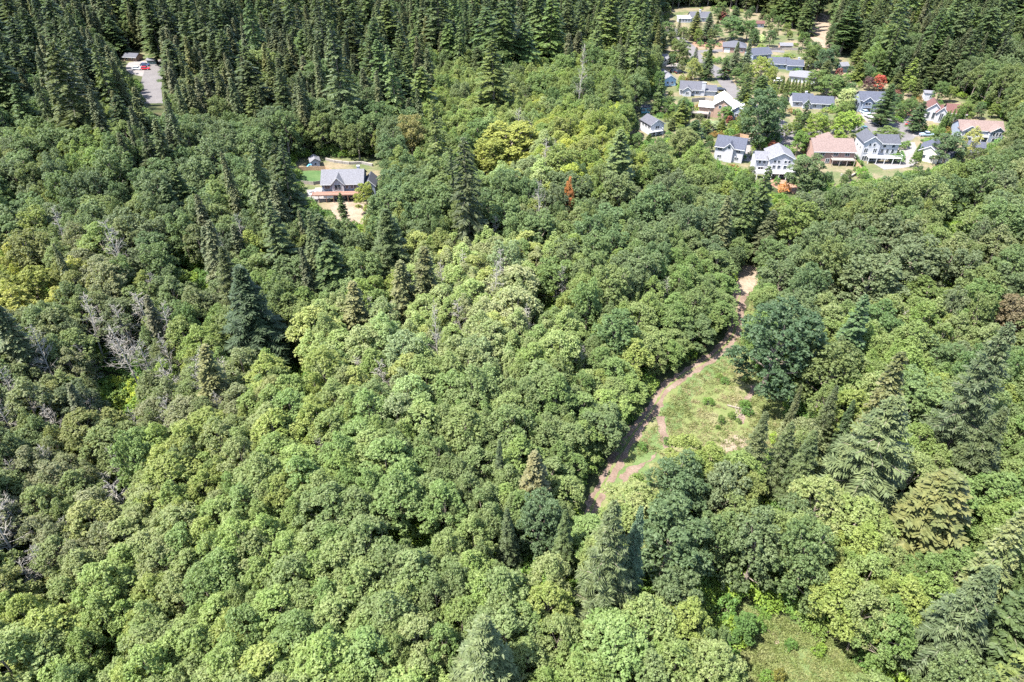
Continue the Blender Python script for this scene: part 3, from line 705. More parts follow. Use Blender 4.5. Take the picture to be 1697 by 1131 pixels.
def place_words(px, py, rank=0):
    b = sorted(LM, key=lambda l: (l[0] - px) ** 2 + (l[1] - py) ** 2)[rank]
    dx, dy = px - b[0], py - b[1]; d = math.hypot(dx, dy)
    if abs(dx) > abs(dy) * 2: w = 'left of' if dx < 0 else 'right of'
    elif abs(dy) > abs(dx) * 2: w = 'behind' if dy < 0 else 'in front of'
    else: w = ('behind left of' if dx < 0 else 'behind right of') if dy < 0 else ('below left of' if dx < 0 else 'below right of')
    pre = 'just ' if d < 60 else '' if d < 110 else 'well ' if d < 180 else 'far '
    return pre + w + ' ' + b[2]
USED = set()
def lab_for(size, size2, what, px, py):
    """a label no other tree has yet: nearest landmark first, then the next ones"""
    for rank in (0, 1, 2, 3):
        for sz_ in (size, size2):
            l = f"{sz_} {what} {place_words(px, py, rank)}"
            if l not in USED and len(l.replace('-', '-').split()) <= 15: USED.add(l); return l
    return f"{size2} {what} {place_words(px, py, 0)}"
TONES = [('dusky', (0.82, 0.85, 0.92)), ('deep green', (0.85, 0.96, 0.90)), ('fresh green', (1.02, 1.08, 0.92)), ('yellowish green', (1.14, 1.08, 0.85)), ('greyish', (1.10, 1.02, 1.16)), ('mid-green', (1.0, 1.0, 1.0))]
def tone_for(k, x, y):
    v = math.sin(x / 17 + 2) * math.sin(y / 21 + 1) + random.gauss(0, 0.55)
    i = 0 if v < -0.85 else 1 if v < -0.35 else 5 if v < 0.15 else 2 if v < 0.55 else 3 if v < 0.9 else 4
    return TONES[i]
bykind = {}
for t in forest:
    x, y, z, k, rd, hh, zz, px, py = t
    D = y * cp + (CAM_Z - z - 10) * sp
    seen = -60 < px < 1757 and -60 < py < 1200
    bykind.setdefault(k, []).append((rd * (hh ** 0.5 if k in ('fir', 'cedar', 'spruce') else 1) / D * (1 if seen else 0.01), t))
def tint_of(k, tone, zz, x, y):
    zt = ZT[zz]
    if k in ('fir', 'cedar'): zt = tuple(1 + (c - 1) * 0.4 for c in zt)
    if k == 'fir' and zz == 'F': zt = (1.0, 1.05, 0.95)
    g = random.uniform(0.88, 1.12) if k != 'fir' else random.uniform(0.7, 1.35) * (0.8 if x < -70 else 1.0)  # left-hand firs tinted darker, painting in the corner's lens vignette
    return tuple(a * b * g for a, b in zip(zt, tone[1]))

def gn_scatter(name, label, pts, kind, mat_for_empty=None):
    """ONE object: many plants of one kind as geometry-node instances; pts = (x,y,z,rad,h,rz,variant,tint)"""
    ms = MODELS[kind]; n = len(pts); A = np.array([p[:7] for p in pts], float); T = np.array([p[7] for p in pts], float) - 1.0
    me = bpy.data.meshes.new(name); me.vertices.add(n); me.vertices.foreach_set('co', A[:, :3].astype(np.float32).ravel())
    v = A[:, 6].astype(int) % len(ms)
    r0 = np.array([m_[2] for m_ in ms])[v]; h0 = np.array([m_[3] for m_ in ms])[v]
    S = np.stack([A[:, 3] / r0, A[:, 3] / r0, A[:, 4] / h0], 1).astype(np.float32)
    me.attributes.new('sc', 'FLOAT_VECTOR', 'POINT').data.foreach_set('vector', S.ravel())
    RT = np.stack([rng.normal(0, .04, n), rng.normal(0, .04, n), A[:, 5]], 1).astype(np.float32)
    me.attributes.new('rot', 'FLOAT_VECTOR', 'POINT').data.foreach_set('vector', RT.ravel())
    me.attributes.new('var', 'INT', 'POINT').data.foreach_set('value', v.astype(np.int32))
    me.attributes.new('tint', 'FLOAT_VECTOR', 'POINT').data.foreach_set('vector', T.astype(np.float32).ravel())
    o = link(name, me); tag(o, label, kind='stuff')
    ng = bpy.data.node_groups.new(name + '_nodes', 'GeometryNodeTree')
    ng.interface.new_socket('Geometry', in_out='INPUT', socket_type='NodeSocketGeometry')
    ng.interface.new_socket('Geometry', in_out='OUTPUT', socket_type='NodeSocketGeometry')
    gi = ng.nodes.new('NodeGroupInput'); go = ng.nodes.new('NodeGroupOutput'); jn = ng.nodes.new('GeometryNodeJoinGeometry')
    L = ng.links.new
    def attr(nm, ty):
        a = ng.nodes.new('GeometryNodeInputNamedAttribute'); a.data_type = ty; a.inputs['Name'].default_value = nm
        return [s for s in a.outputs if s.enabled and s.name == 'Attribute'][0]
    sc_, ro_, va_ = attr('sc', 'FLOAT_VECTOR'), attr('rot', 'FLOAT_VECTOR'), attr('var', 'INT')
    er = ng.nodes.new('FunctionNodeEulerToRotation'); L(ro_, er.inputs[0])
    for k, src in enumerate(SRC[kind]):
        cmp_ = ng.nodes.new('FunctionNodeCompare'); cmp_.data_type = 'INT'; cmp_.operation = 'EQUAL'
        ins_ = [s for s in cmp_.inputs if s.enabled]; L(va_, ins_[0]); ins_[1].default_value = k
        jj = ng.nodes.new('GeometryNodeJoinGeometry')
        for so in src:
            oi = ng.nodes.new('GeometryNodeObjectInfo'); oi.transform_space = 'ORIGINAL'; oi.inputs['Object'].default_value = so
            L(oi.outputs['Geometry'], jj.inputs[0])
        ip = ng.nodes.new('GeometryNodeInstanceOnPoints')
        L(gi.outputs[0], ip.inputs['Points']); L(cmp_.outputs[0], ip.inputs['Selection']); L(jj.outputs[0], ip.inputs['Instance'])
        L(er.outputs[0], ip.inputs['Rotation']); L(sc_, ip.inputs['Scale'])
        L(ip.outputs[0], jn.inputs[0])
    L(jn.outputs[0], go.inputs[0])
    md = o.modifiers.new('scatter', 'NODES'); md.node_group = ng
    return o
SRC = {}       # kind -> [(crown object, trunk object)] of standing trees, one per model
STUFF_NAME = dict(alder=('alder_canopy', 'continuous canopy of further alders'), maple=('maple_canopy', 'mass of further maples up the slopes'),
                  fir=('fir_forest', 'dense mass of far dark firs'), cedar=('cedar_stand', 'further scattered cedars'), dead=('dead_wood_stand', 'further dead trees'), spruce=('spruce_stand', 'further spruces'))
for kind, lst in bykind.items():
    lst.sort(key=lambda a: -a[0])
    stuffp = []; nm = len(MODELS[kind]); SRC.setdefault(kind, [None] * nm)
    for i, (s, t) in enumerate(lst):
        x, y, z, k, rd, hh, zz, px, py = t
        tone = tone_for(k, x, y); tint = tint_of(k, tone, zz, x, y)
        if i < 298:
            wid = 'broad ' if rd > RH[k][0] * 1.15 else 'slender ' if rd < RH[k][0] * 0.85 else ''
            size = 'large' if rd > RH[k][0] * 1.12 else 'small' if rd < RH[k][0] * 0.88 else 'medium-sized'
            if k in ('fir', 'cedar', 'spruce'): size = wid + ('very tall' if hh > RH[k][1] * 1.22 else 'tall' if hh > RH[k][1] * 1.06 else 'short' if hh < RH[k][1] * 0.88 else 'medium-sized')
            w2 = size.replace('broad ', '').replace('slender ', '')
            tw = 'grey' if k == 'dead' else tone[0]
            o, v = plant(k, x, y, z, rd, hh, tint, lab_for(size, w2, f"{tw} {KIND[k][3]}", px, py), var=i)
            if SRC[k][v] is None: SRC[k][v] = (o.children[0], o.children[1])
        else:
            stuffp.append((x, y, z, rd, hh, random.uniform(0, 6.28), random.randrange(nm), tint))
    if stuffp: gn_scatter(STUFF_NAME[kind][0], STUFF_NAME[kind][1], stuffp, kind)
print('forest', {k: len(v) for k, v in bykind.items()})

# ------------------------------------------------------------------ buildings
WC = {}
def win_meshes(w, h):
    key = (round(w, 1), round(h, 1))
    if key not in WC:
        f = MB(); t = 0.09
        f.box(-w/2, w/2, -0.09, 0.02, 0, t); f.box(-w/2, w/2, -0.09, 0.02, h - t, h)
        f.box(-w/2, -w/2 + t, -0.085, 0.02, t, h - t); f.box(w/2 - t, w/2, -0.085, 0.02, t, h - t)
        if w > 1.3: f.box(-t/2, t/2, -0.085, 0.02, t, h - t)
        g = MB(); g.box(-w/2 + 0.02, w/2 - 0.02, -0.04, 0.015, 0.02, h - 0.02)
        WC[key] = (f.mesh('window'), g.mesh('pane'))
        WC[key][0].materials.append(M['trim']); WC[key][1].materials.append(M['pane'])
    return WC[key]
def prism(m, prof, a0, a1, along):
    """extrude a profile of (t,z) points along x or y"""
    if along == 'x': b = [(a0, t, z) for t, z in prof]; c = [(a1, t, z) for t, z in prof]
    else: b = [(t, a0, z) for t, z in prof][::-1]; c = [(t, a1, z) for t, z in prof][::-1]
    m.hull(b, c)
def house(name, label, cat, px, py, rot, blocks, roof, wall, wins=(), chim=None, deck=None, garage=(), door=(), z=0.0, roof2=None, wallmats=None):
    p = at(px, py); o = empty(name, (p.x, p.y, z), R(rot)); tag(o, label, cat); hs = 0.85 if 'alone' in label else 0.89; o.scale = (hs, hs, hs)
    roofs = []
    for bi, bl in enumerate(blocks):
        x0, x1, y0, y1, he, rise, rd = bl
        wm = MB()
        if rd in ('x', 'y'):
            if rd == 'x': t0, t1, a0, a1 = y0, y1, x0, x1
            else: t0, t1, a0, a1 = x0, x1, y0, y1
            tm = (t0 + t1) / 2
            prism(wm, [(t0, -1), (t1, -1), (t1, he), (tm, he + rise), (t0, he)], a0, a1, rd)
            ov = 0.5; s = rise / (tm - t0); th = 0.22; rm = MB()
            for e, sg in ((t0 - ov, 1), (t1 + ov, -1)):
                ze = he - ov * s + 0.03; zr = he + rise + 0.03
                prism(rm, [(e, ze), (tm, zr), (tm, zr + th), (e, ze + th)] if sg == 1 else [(tm, zr), (e, ze), (e, ze + th), (tm, zr + th)], a0 - ov * 0.8, a1 + ov * 0.8, rd)
        elif rd == 'hip':
            wm.box(x0, x1, y0, y1, -1, he); rm = MB(); ov = 0.55; w, d = x1 - x0, y1 - y0; q = min(w, d) / 2
            bt = [(x0-ov, y0-ov, he), (x1+ov, y0-ov, he), (x1+ov, y1+ov, he), (x0-ov, y1+ov, he)]
            b2 = [(a, b, he + 0.2) for a, b, _ in bt]
            rm.hull(bt, b2)
            if w >= d: r1, r2 = (x0 + q, (y0+y1)/2, he+rise), (x1 - q, (y0+y1)/2, he+rise)
            else: r1, r2 = ((x0+x1)/2, y0 + q, he+rise), ((x0+x1)/2, y1 - q, he+rise)
            v = [(a, b, he + 0.2) for a, b, _ in bt] + [r1, r2]
            rm.add(v, [(0,1,5,4),(1,2,5),(2,3,4,5),(3,0,4)] if w >= d else [(0,1,4),(1,2,5,4),(2,3,5),(3,0,4,5)])
        else:   # flat with slight fall
            wm.box(x0, x1, y0, y1, -1, he); rm = MB()
            rm.hull([(x0-.3,y0-.3,he),(x1+.3,y0-.3,he),(x1+.3,y1+.3,he+rise),(x0-.3,y1+.3,he+rise)], [(x0-.3,y0-.3,he+.18),(x1+.3,y0-.3,he+.18),(x1+.3,y1+.3,he+rise+.18),(x0-.3,y1+.3,he+rise+.18)])
        wm.build('wall', M[(wallmats or {}).get(bi, wall)], o)
        roofs.append(rm.build('roof', M[(roof2 or {}).get(bi, roof)], o))
        if rd in ('x', 'y') and cat == 'house':      # pale barge boards
            bb = MB()
            if rd == 'y':
                for sg in (0, 1):
                    e = (x0 - 0.5, x1 + 0.5)[sg]; ze = he - 0.5 * s
                    bb.hull([(e, y0 - 0.46, ze), (tm, y0 - 0.46, he + rise), (tm, y0 - 0.40, he + rise), (e, y0 - 0.40, ze)] , [(e, y0 - 0.46, ze + 0.27), (tm, y0 - 0.46, he + rise + 0.27), (tm, y0 - 0.40, he + rise + 0.27), (e, y0 - 0.40, ze + 0.27)])
            else:
                bb.box(x0 - 0.4, x1 + 0.4, y0 - 0.60, y0 - 0.52, he - 0.5 * s - 0.02, he - 0.5 * s + 0.2)
            bb.build('fascia', M['trim'], roofs[-1])
    def face(b, side, u, zz, off=0.0):
        x0, x1, y0, y1 = blocks[b][:4]
        if side == 'f': return ((x0 + x1) / 2 + u, y0 - off, zz), 0
        if side == 'l': return (x0 - off, (y0 + y1) / 2 + u, zz), -90
        return (x1 + off, (y0 + y1) / 2 + u, zz), 90
    for b, side, u, zz, w, h in wins:
        fm, pm = win_meshes(w, h); l, a = face(b, side, u, zz)
        f = link('window', fm, None, o); f.location = l; f.rotation_euler = (0, 0, R(a)); link('pane', pm, None, f)
    for b, side, u, w, h, mt in garage:
        g = MB(); n = 4
        for k in range(n): g.box(-w/2, w/2, -0.07, 0.02, 0.05 + h * k / n, h * (k + 1) / n)
        l, a = face(b, side, u, 0); go_ = g.build('garage_door_or_shade', M[mt], o); go_.location = l; go_.rotation_euler = (0, 0, R(a))
    for b, side, u, zz in door:
        g = MB(); g.box(-0.5, 0.5, -0.07, 0.02, 0, 2.1); l, a = face(b, side, u, zz)
        d = g.build('door', M['wall_brown'], o); d.location = l; d.rotation_euler = (0, 0, R(a))
    if chim:
        c = MB(); cx_, cy_, cz_, cw = chim; c.box(cx_ - cw/2, cx_ + cw/2, cy_ - .45, cy_ + .45, 0, cz_); c.box(cx_ - cw/2 - .1, cx_ + cw/2 + .1, cy_ - .55, cy_ + .55, cz_, cz_ + .2)
        c.build('chimney', M['wall_white'], roofs[0])
    if deck:
        x0, x1, y0, y1, dz, mt, pm_ = deck
        d = MB(); d.box(x0, x1, y0, y1, dz - 0.25, dz); dk = d.build('deck', M[mt], o)
        n = max(2, int((x1 - x0) / 2.6)); 
        for i in range(n + 1):
            q = MB(); xx = x0 + 0.1 + (x1 - x0 - 0.2) * i / n; q.box(xx - .1, xx + .1, y0 + .02, y0 + .22, -1, dz - 0.25); q.build('post', M[pm_], dk)
        rl = MB(); rl.box(x0, x1, y0, y0 + 0.08, dz + 0.95, dz + 1.05); rl.box(x0, x0 + .08, y0 + .08, y1, dz + .95, dz + 1.05); rl.box(x1 - .08, x1, y0 + .08, y1, dz + .95, dz + 1.05)
        k = x0
        while k < x1: rl.box(k, k + 0.05, y0 + .015, y0 + .065, dz, dz + .95); k += 0.3
        rl.build('railing', M[pm_], dk)
    return o
def row(b, side, us, z, w, h): return [(b, side, u, z, w, h) for u in us]

h1 = house('house', 'large grey-roofed house with a red deck standing alone in the woods', 'house', 574, 331, 3,
  [(-8.5, 6.5, 1.5, 12, 5.6, 3.2, 'x'), (-4.6, -0.4, 0.6, 6, 5.9, 2.2, 'y'), (6.5, 10.5, 3, 11, 4.0, 2.0, 'y')], 'roof_mid', 'wall_slate',
  row(0, 'f', (-6, -5, 3.4, 4.6, 1.6), 3.6, 1.1, 1.6) + row(0, 'f', (-3, -1.2, 1.2, 3.2), 0.2, 1.5, 2.1) + [(1, 'f', 0, 3.4, 2.4, 2.3), (1, 'f', 0, 0.3, 2.2, 2.1)] + row(0, 'l', (-3, 2), 3.4, 1.2, 1.4) + row(2, 'f', (0,), 1.2, 1.4, 1.5),
  deck=(-12, 6.5, -2.6, 0.6, 3.0, 'deck_red', 'deck_red'), wallmats={1: 'wall_white'}, roof2={2: 'roof_dark'}, chim=(4.5, 8, 9.6, 1.0))
house('house', 'farthest long low house with a grey roof and white annex', 'house', 1150, 38, 0,
  [(-2, 12, 3, 12, 3.0, 2.6, 'x'), (-11, -2.5, 0, 6, 2.8, 0.6, 'flat')], 'roof_grey', 'wall_white', row(1, 'f', (-3, -1, 1, 3), 1.0, 1.3, 1.2) + row(0, 'f', (-1, 2, 5), 1.0, 1.5, 1.2), chim=(5, 7, 7.0, 1.2), roof2={1: 'roof_white'})
house('house', 'brick house with a hipped grey roof and white garage door', 'house', 1216, 88, -14,
  [(-6.5, 6.5, 0, 11, 3.0, 2.8, 'hip')], 'roof_grey', 'wall_brick', row(0, 'f', (0.8, 4.4), 1.0, 1.6, 1.2), garage=[(0, 'f', -4.2, 3.4, 2.4, 'trim')])
house('house', 'blue-grey roofed house half hidden by the pair of blue spruces', 'house', 1262, 99, 16,
  [(-6, 6, 0, 9, 3.0, 2.4, 'x')], 'roof_blue', 'wall_slate', row(0, 'f', (-3, 0, 3), 1.0, 1.3, 1.2))
house('shed', 'small open-fronted grey-roofed shed in the far tan paddock', 'shed', 1302, 83, -4,
  [(-3.6, 3.6, 0, 4, 2.4, 1.1, 'x')], 'roof_light', 'wall_brown', garage=[(0, 'f', 1.2, 3.0, 2.0, 'paint_black')])  # black panel paints the shade inside the open front
house('house', 'long grey-roofed house with a low dark garage beside the white tarp', 'house', 1298, 116, -8,
  [(-8, 3, 1, 9, 2.9, 2.3, 'x'), (1.5, 10, -1, 6, 2.8, 2.0, 'x')], 'roof_blue', 'wall_slate', row(0, 'f', (-3, 0, 3), 1.0, 1.3, 1.2), chim=(8, 4, 5.6, 0.9))
house('house', 'pale-roofed house behind the arborvitae hedge', 'house', 1328, 138, -22,
  [(-6.5, 6.5, 0, 9, 2.8, 2.4, 'hip')], 'roof_light', 'wall_grey', row(0, 'f', (-3, 1, 4), 1.0, 1.3, 1.2))
house('house', 'light blue house with a pale roof at the fir edge', 'house', 1110, 143, 8,
  [(-3.2, 3.0, 0, 13, 3.4, 1.8, 'y')], 'roof_light', 'wall_blue', row(0, 'f', (-1.3, 1.2), 1.2, 1.2, 1.2) + row(0, 'r', (-3, 0, 3), 1.2, 1.2, 1.0), garage=[(0, 'f', 0, 0.9, 2.0, 'trim')])
house('house', 'grey-roofed house with a white gable and pale chimney', 'house', 1153, 159, -10,
  [(-8, 3, 0, 9, 3.0, 2.6, 'x'), (3, 9.5, 0.8, 7.5, 2.6, 1.6, 'x'), (-6.5, -2.5, -2, 2, 3, 1.5, 'y')], 'roof_grey', 'wall_white', row(0, 'f', (1, 3), 0.9, 1.4, 1.3) + row(2, 'f', (0,), .9, 1.6, 1.3) + row(0, 'l', (-2, 2), 1, 1.3, 1.2), chim=(3.2, 0.2, 6.4, 1.7), wallmats={1: 'wall_grey'})
house('house', 'brown brick house with bright white metal roofs', 'house', 1188, 196, -16,
  [(-2, 5, 0, 13, 6.0, 2.4, 'y'), (-8.5, -2.05, 0.5, 7, 4.6, 1.3, 'x'), (5.8, 10.8, -1, 5, 4.2, 2.0, 'y'), (5.05, 11.5, 7, 13, 4.4, 1.3, 'x')], 'roof_white', 'wall_brown',
  row(0, 'f', (-1, 1.4), 4.4, 1.2, 1.4) + row(0, 'f', (-0.8, 1.6), 1.2, 1.2, 1.3) + row(1, 'f', (-1, 1.5), 1.2, 1.2, 1.2) + row(2, 'f', (0,), 1.6, 1.6, 1.5), deck=(-11.5, -4, -3, 0.4, 2.4, 'wood_grey', 'wood_grey'), wallmats={2: 'wall_slate'})
house('pavilion', 'small teal garden pavilion with large white windows at the wood edge', 'pavilion', 1070, 188, 0,
  [(-2, 2, 0, 3, 2.5, 0.2, 'flat')], 'roof_dark', 'wall_teal', row(0, 'f', (-1, 1), 0.9, 1.5, 1.2))
house('house', 'small white house with a grey gable roof at the wood edge', 'house', 1088, 224, 22,
  [(-3.2, 3.2, 0, 8.5, 4.6, 1.9, 'y')], 'roof_grey', 'wall_white', row(0, 'l', (-2.6, -0.2, 2.2), 2.6, 1.5, 1.4) + row(0, 'f', (0,), 2.4, 2.0, 1.7) + row(0, 'f', (-1.4, 1.4), 0.3, 1.2, 1.5), deck=(-5.2, 2, -1.8, -0.02, 2.2, 'trim', 'trim'))
house('house', 'white house with a slate-grey roof and one small front gable, leftmost of the bottom row', 'house', 1205, 268, -24,
  [(-5.4, 5.4, 0, 9, 5.6, 2.8, 'x'), (-1.6, 1.6, -0.9, 4, 5.9, 1.6, 'y')], 'roof_blue', 'wall_white', row(0, 'f', (-3.6, 3.4), 3.9, 1.7, 1.3) + row(1, 'f', (0,), 5.2, 1.2, 1.3) + row(0, 'f', (-3.4, 3.2), 1, 1.6, 1.3) + row(0, 'r', (1,), 3.6, 1.2, 1.2))
house('house', 'white gabled house with three storeys of windows above a long white deck', 'house', 1288, 294, -6,
  [(-4, 5, 0, 10, 7.0, 2.3, 'y'), (-8.5, -4.05, 2, 9, 6.0, 1.6, 'x')], 'roof_light', 'wall_white', row(0, 'f', (-2.6, -1.2, 1.2, 2.6), 5.4, 1.0, 1.2) + row(0, 'f', (-2.6, -0.8, 1.4), 3.1, 1.3, 1.6) + row(0, 'f', (-2.4, 0.8), 0.2, 1.6, 1.9) + row(1, 'f', (-0.8, 0.9), 4.2, 1.1, 1.3) + row(1, 'f', (0,), 1.4, 2.0, 1.7),
  deck=(-8.5, 5, -3.2, -0.02, 2.7, 'trim', 'trim'))
house('house', 'brown house with a wide pinkish-tan roof', 'house', 1378, 272, -3,
  [(-7.8, 7.8, 0, 12, 5.0, 3.0, 'x'), (-2.5, 3.5, 7, 15, 5.4, 3.2, 'hip')], 'roof_tan', 'wall_brown', row(0, 'f', (-4.5, 0.6, 5), 3.2, 1.8, 1.4) + row(0, 'f', (-2, 3), 0.3, 1.6, 1.9), deck=(-1, 7.6, -2.6, -0.02, 2.5, 'wood_grey', 'wood_grey'), wallmats={0: 'wall_brick'})
house('house', 'three-storey white house with a dark grey roof and columned porch', 'house', 1454, 268, -4,
  [(-7, -0.8, 0, 9, 7.6, 2.2, 'y'), (-0.75, 6.8, 1.2, 9, 7.0, 2.0, 'x')], 'roof_dark', 'wall_white', row(0, 'f', (-0.8, 0.8), 6.0, 1.0, 1.3) + row(0, 'f', (-1.8, 1.6), 3.4, 1.5, 1.9) + row(1, 'f', (-1.6, 1.8), 5.2, 1.3, 1.2) + row(1, 'f', (-2, 0, 2), 3.0, 1.2, 1.7) + row(0, 'l', (-2, 1.5), 4, 1.1, 1.2) + row(1, 'f', (-2.4, -0.2, 2), 0.3, 1.6, 1.9) + row(0, 'f', (-1.6, 1.4), 0.3, 1.8, 1.9),
  deck=(-5, 7.6, -3.0, -0.02, 2.6, 'trim', 'trim'))
house('house', 'low blue-grey roofed house with a round chimney behind the tan lawn', 'house', 1346, 181, -9,
  [(-9, 0, 2, 10, 2.9, 2.3, 'x'), (-1.5, 9, 0, 8, 2.8, 2.1, 'x'), (-4.5, -1.5, -1, 4, 2.8, 1.6, 'y')], 'roof_blue', 'wall_white', row(1, 'f', (-3, 1), 0.9, 1.5, 1.3) + row(2, 'f', (0,), .8, 1.8, 1.4) + row(0, 'f', (-2.4,), .9, 1.5, 1.2), chim=(-2.5, 8, 5.6, 0.9), garage=[(1, 'f', 4.2, 1.8, 2.2, 'paint_black')])
house('house', 'two-storey blue house with an open dark garage under twin gables', 'house', 1443, 188, -5,
  [(-5.6, 5.6, 1.2, 10, 5.6, 2.6, 'x'), (-4.6, -0.2, 0, 5, 5.4, 1.7, 'y'), (0.6, 4.8, 0.4, 5, 5.0, 1.5, 'y')], 'roof_blue', 'wall_slate', row(1, 'f', (0,), 3.5, 2.6, 1.3) + row(2, 'f', (0,), 3.4, 1.6, 1.2), garage=[(1, 'f', 0, 3.6, 2.3, 'paint_black'), (2, 'f', 0, 2.6, 2.1, 'trim')])  # black panel paints the shade inside the open garage; the white one is a door
house('house', 'white house with a dark red roof and tall arched windows', 'house', 1561, 204, -20,
  [(-8, -1.2, 1, 10, 4.8, 3.0, 'y'), (-3.4, 0.6, -0.6, 4, 4.6, 2.2, 'y'), (0.65, 8.6, 1.6, 9.5, 4.4, 2.6, 'x')], 'roof_red', 'wall_white', row(0, 'f', (-1.8, 0.4), 1.0, 1.3, 3.0) + row(1, 'f', (0,), 0.8, 1.5, 3.6) + row(2, 'f', (-2, 1.5), 1.2, 1.4, 1.4) + row(0, 'l', (-2, 1), 1.4, 1.2, 1.4))
house('house', 'tan-brown roofed house with two white arched gables at the right end', 'house', 1624, 236, -8,
  [(-8.5, 8.5, 2, 10.5, 4.4, 2.6, 'x'), (-8.2, -2.6, 0, 4.5, 4.6, 1.9, 'y'), (2.8, 8.0, 0, 4.5, 4.6, 1.8, 'y')], 'roof_tan', 'wall_slate', row(1, 'f', (-1.3, 0, 1.3), 2.6, 1.1, 1.8) + row(2, 'f', (-1.2, 0.0, 1.2), 2.6, 1.0, 1.7) + row(1, 'f', (0,), 0.2, 3.0, 1.8) + row(2, 'f', (0,), 0.2, 2.6, 1.8), deck=(-2.5, 2.7, 0, 1.98, 2.3, 'trim', 'trim'), wallmats={1: 'wall_white'})
house('house', 'beige house with a blue-grey roof turned towards the cul-de-sac', 'house', 1536, 269, -38,
  [(-4.4, 3.4, 0, 11, 3.8, 2.4, 'y'), (3.45, 8.4, 2, 9, 3.2, 1.8, 'x')], 'roof_blue', 'wall_cream', row(0, 'f', (-1.2, 1.2), 1.2, 1.2, 1.5), garage=[(0, 'l', -1, 4.4, 2.3, 'trim')])
house('shed', 'tall narrow green garden shed with a grey roof', 'shed', 1398, 121, 12, [(-2.2, 2.2, 0, 4.5, 3.6, 1.3, 'x')], 'roof_light', 'wall_green', row(0, 'f', (0.6,), 1.6, 0.9, 1.0))
house('shed', 'plain white box shed at the forest edge behind the red-roofed house', 'shed', 1537, 168, -14, [(-2.2, 2.2, 0, 3, 3.6, 0.5, 'flat')], 'roof_light', 'wall_white', row(0, 'f', (0.6,), 1.6, 0.9, 1.0))
house('house', 'grey roof half hidden in the firs by the parked cars', 'house', 218, 102, -10, [(-4.5, 3.5, 0, 6, 2.3, 1.4, 'x')], 'roof_grey', 'wall_brown', row(0, 'f', (-2, 1.5), 1, 1.3, 1.2))
house('shed', 'low dark green shed beyond the red car', 'shed', 252, 107, 0, [(-2.5, 2.5, 0, 3, 2.2, 0.7, 'x')], 'roof_light', 'wall_green', row(0, 'f', (0.8,), 1.0, 0.9, 0.8))
house('house', 'pale roof just showing past the fir edge above the blue house', 'house', 1098, 106, 10, [(-3.6, 3.6, 0, 7, 2.6, 1.5, 'x')], 'roof_light', 'wall_cream', row(0, 'f', (1.5,), 1, 1.3, 1.2))
house('shed', 'small white shed with a reddish roof in the farthest garden', 'shed', 1258, 46, -5, [(-3, 3, 0, 4, 2.6, 1.2, 'x')], 'roof_red', 'wall_white', row(0, 'f', (1.2,), 1.0, 0.9, 0.9))
house('shed', 'small blue-grey roof between trees right of the beige house', 'shed', 1612, 254, -20, [(-3.5, 3.5, 0, 5, 2.6, 1.3, 'x')], 'roof_blue', 'wall_grey', row(0, 'f', (1,), 1.0, 0.9, 0.9))
house('shed', 'lone grey roof deep among the central firs', 'shed', 592, 76, 0, [(-4, 4, 0, 6, 3.5, 1.6, 'x')], 'roof_light', 'wall_grey', row(0, 'f', (1,), 1.0, 0.9, 0.9))
# playhouse beside the lawn of the single house
ph = house('playhouse', 'white playhouse with a curved grey roof and blue slide beside the lawn', 'playhouse', 524, 278, 20, [(-1.6, 1.6, 0, 4.5, 2.4, 1.0, 'y')], 'roof_light', 'wall_white', row(0, 'f', (0,), 1.0, 0.9, 0.9))
sld = MB()
for i in range(8):
    a = i / 7; x = -2.4 - a * 2.6; zz = 1.7 * (1 - a) ** 1.3 + 0.15
    if i < 7:
        b_ = (i + 1) / 7; x2 = -2.4 - b_ * 2.6; z2 = 1.7 * (1 - b_) ** 1.3 + 0.15
        sld.hull([(x, -1.2, zz), (x2, -1.2, z2), (x2, -0.3, z2), (x, -0.3, zz)], [(x, -1.2, zz + .06), (x2, -1.2, z2 + .06), (x2, -.3, z2 + .06), (x, -.3, zz + .06)])
sld.box(-2.5, -2.35, -1.25, -1.15, 0, 1.9); sld.box(-2.5, -2.35, -0.35, -0.25, 0, 1.9); sld.box(-2.6, -1.65, -1.2, -0.3, 1.7, 1.8)
sld.build('slide', M['plastic_blue'], ph)

# ------------------------------------------------------------------ fences and walls
def fence(label, pxs, h, mat, name='fence', cat='fence', th=0.08, gap=2.4):
    P = [at(*p) for p in pxs]; o = empty(name, P[0]); tag(o, label, cat); b = P[0]
    for i in range(len(P) - 1):
        d = P[i + 1] - P[i]; L = d.length; d = d / L; n = Vector((-d.y, d.x, 0)) * th / 2
        k = max(1, int(L / gap))
        for j in range(k):
            a0 = P[i] + d * (L * j / k + 0.06) - b; a1 = P[i] + d * (L * (j + 1) / k - 0.06) - b
            m = MB(); hh = h * random.uniform(0.96, 1.03)
            m.hull([a0 - n, a1 - n, a1 + n, a0 + n], [v + Vector((0, 0, hh)) for v in (a0 - n, a1 - n, a1 + n, a0 + n)])
            m.build('panel', M[mat], o)
            if name == 'fence':
                q = MB(); c = P[i] + d * (L * j / k) - b; q.box(c.x - .06, c.x + .06, c.y - .06, c.y + .06, -0.2, h + 0.12); q.build('post', M[mat], o)
fence('orange-brown board fence behind the green lawn', [(494,284),(515,283),(540,283),(552,288)], 1.5, 'wood')
fence('dark board fence under the front edge of the green lawn', [(498,305),(520,307),(540,304)], 1.2, 'wood_grey')
fence('low stepped stone wall behind the single house', [(540,266),(556,270),(580,273),(600,272),(618,276)], 0.9, 'stone', 'garden_wall', 'wall', 0.5)
fence('low pale stone wall holding the patio', [(512,333),(530,336),(548,333)], 0.8, 'stone', 'garden_wall', 'wall', 0.5)
fence('reddish fence above the driveway of the leftmost white house', [(1212,233),(1225,229),(1240,232)], 1.8, 'wood')
fence('orange-brown fence between the pinkish roof and the three-storey house', [(1409,258),(1414,272),(1424,284),(1430,299)], 1.8, 'wood')
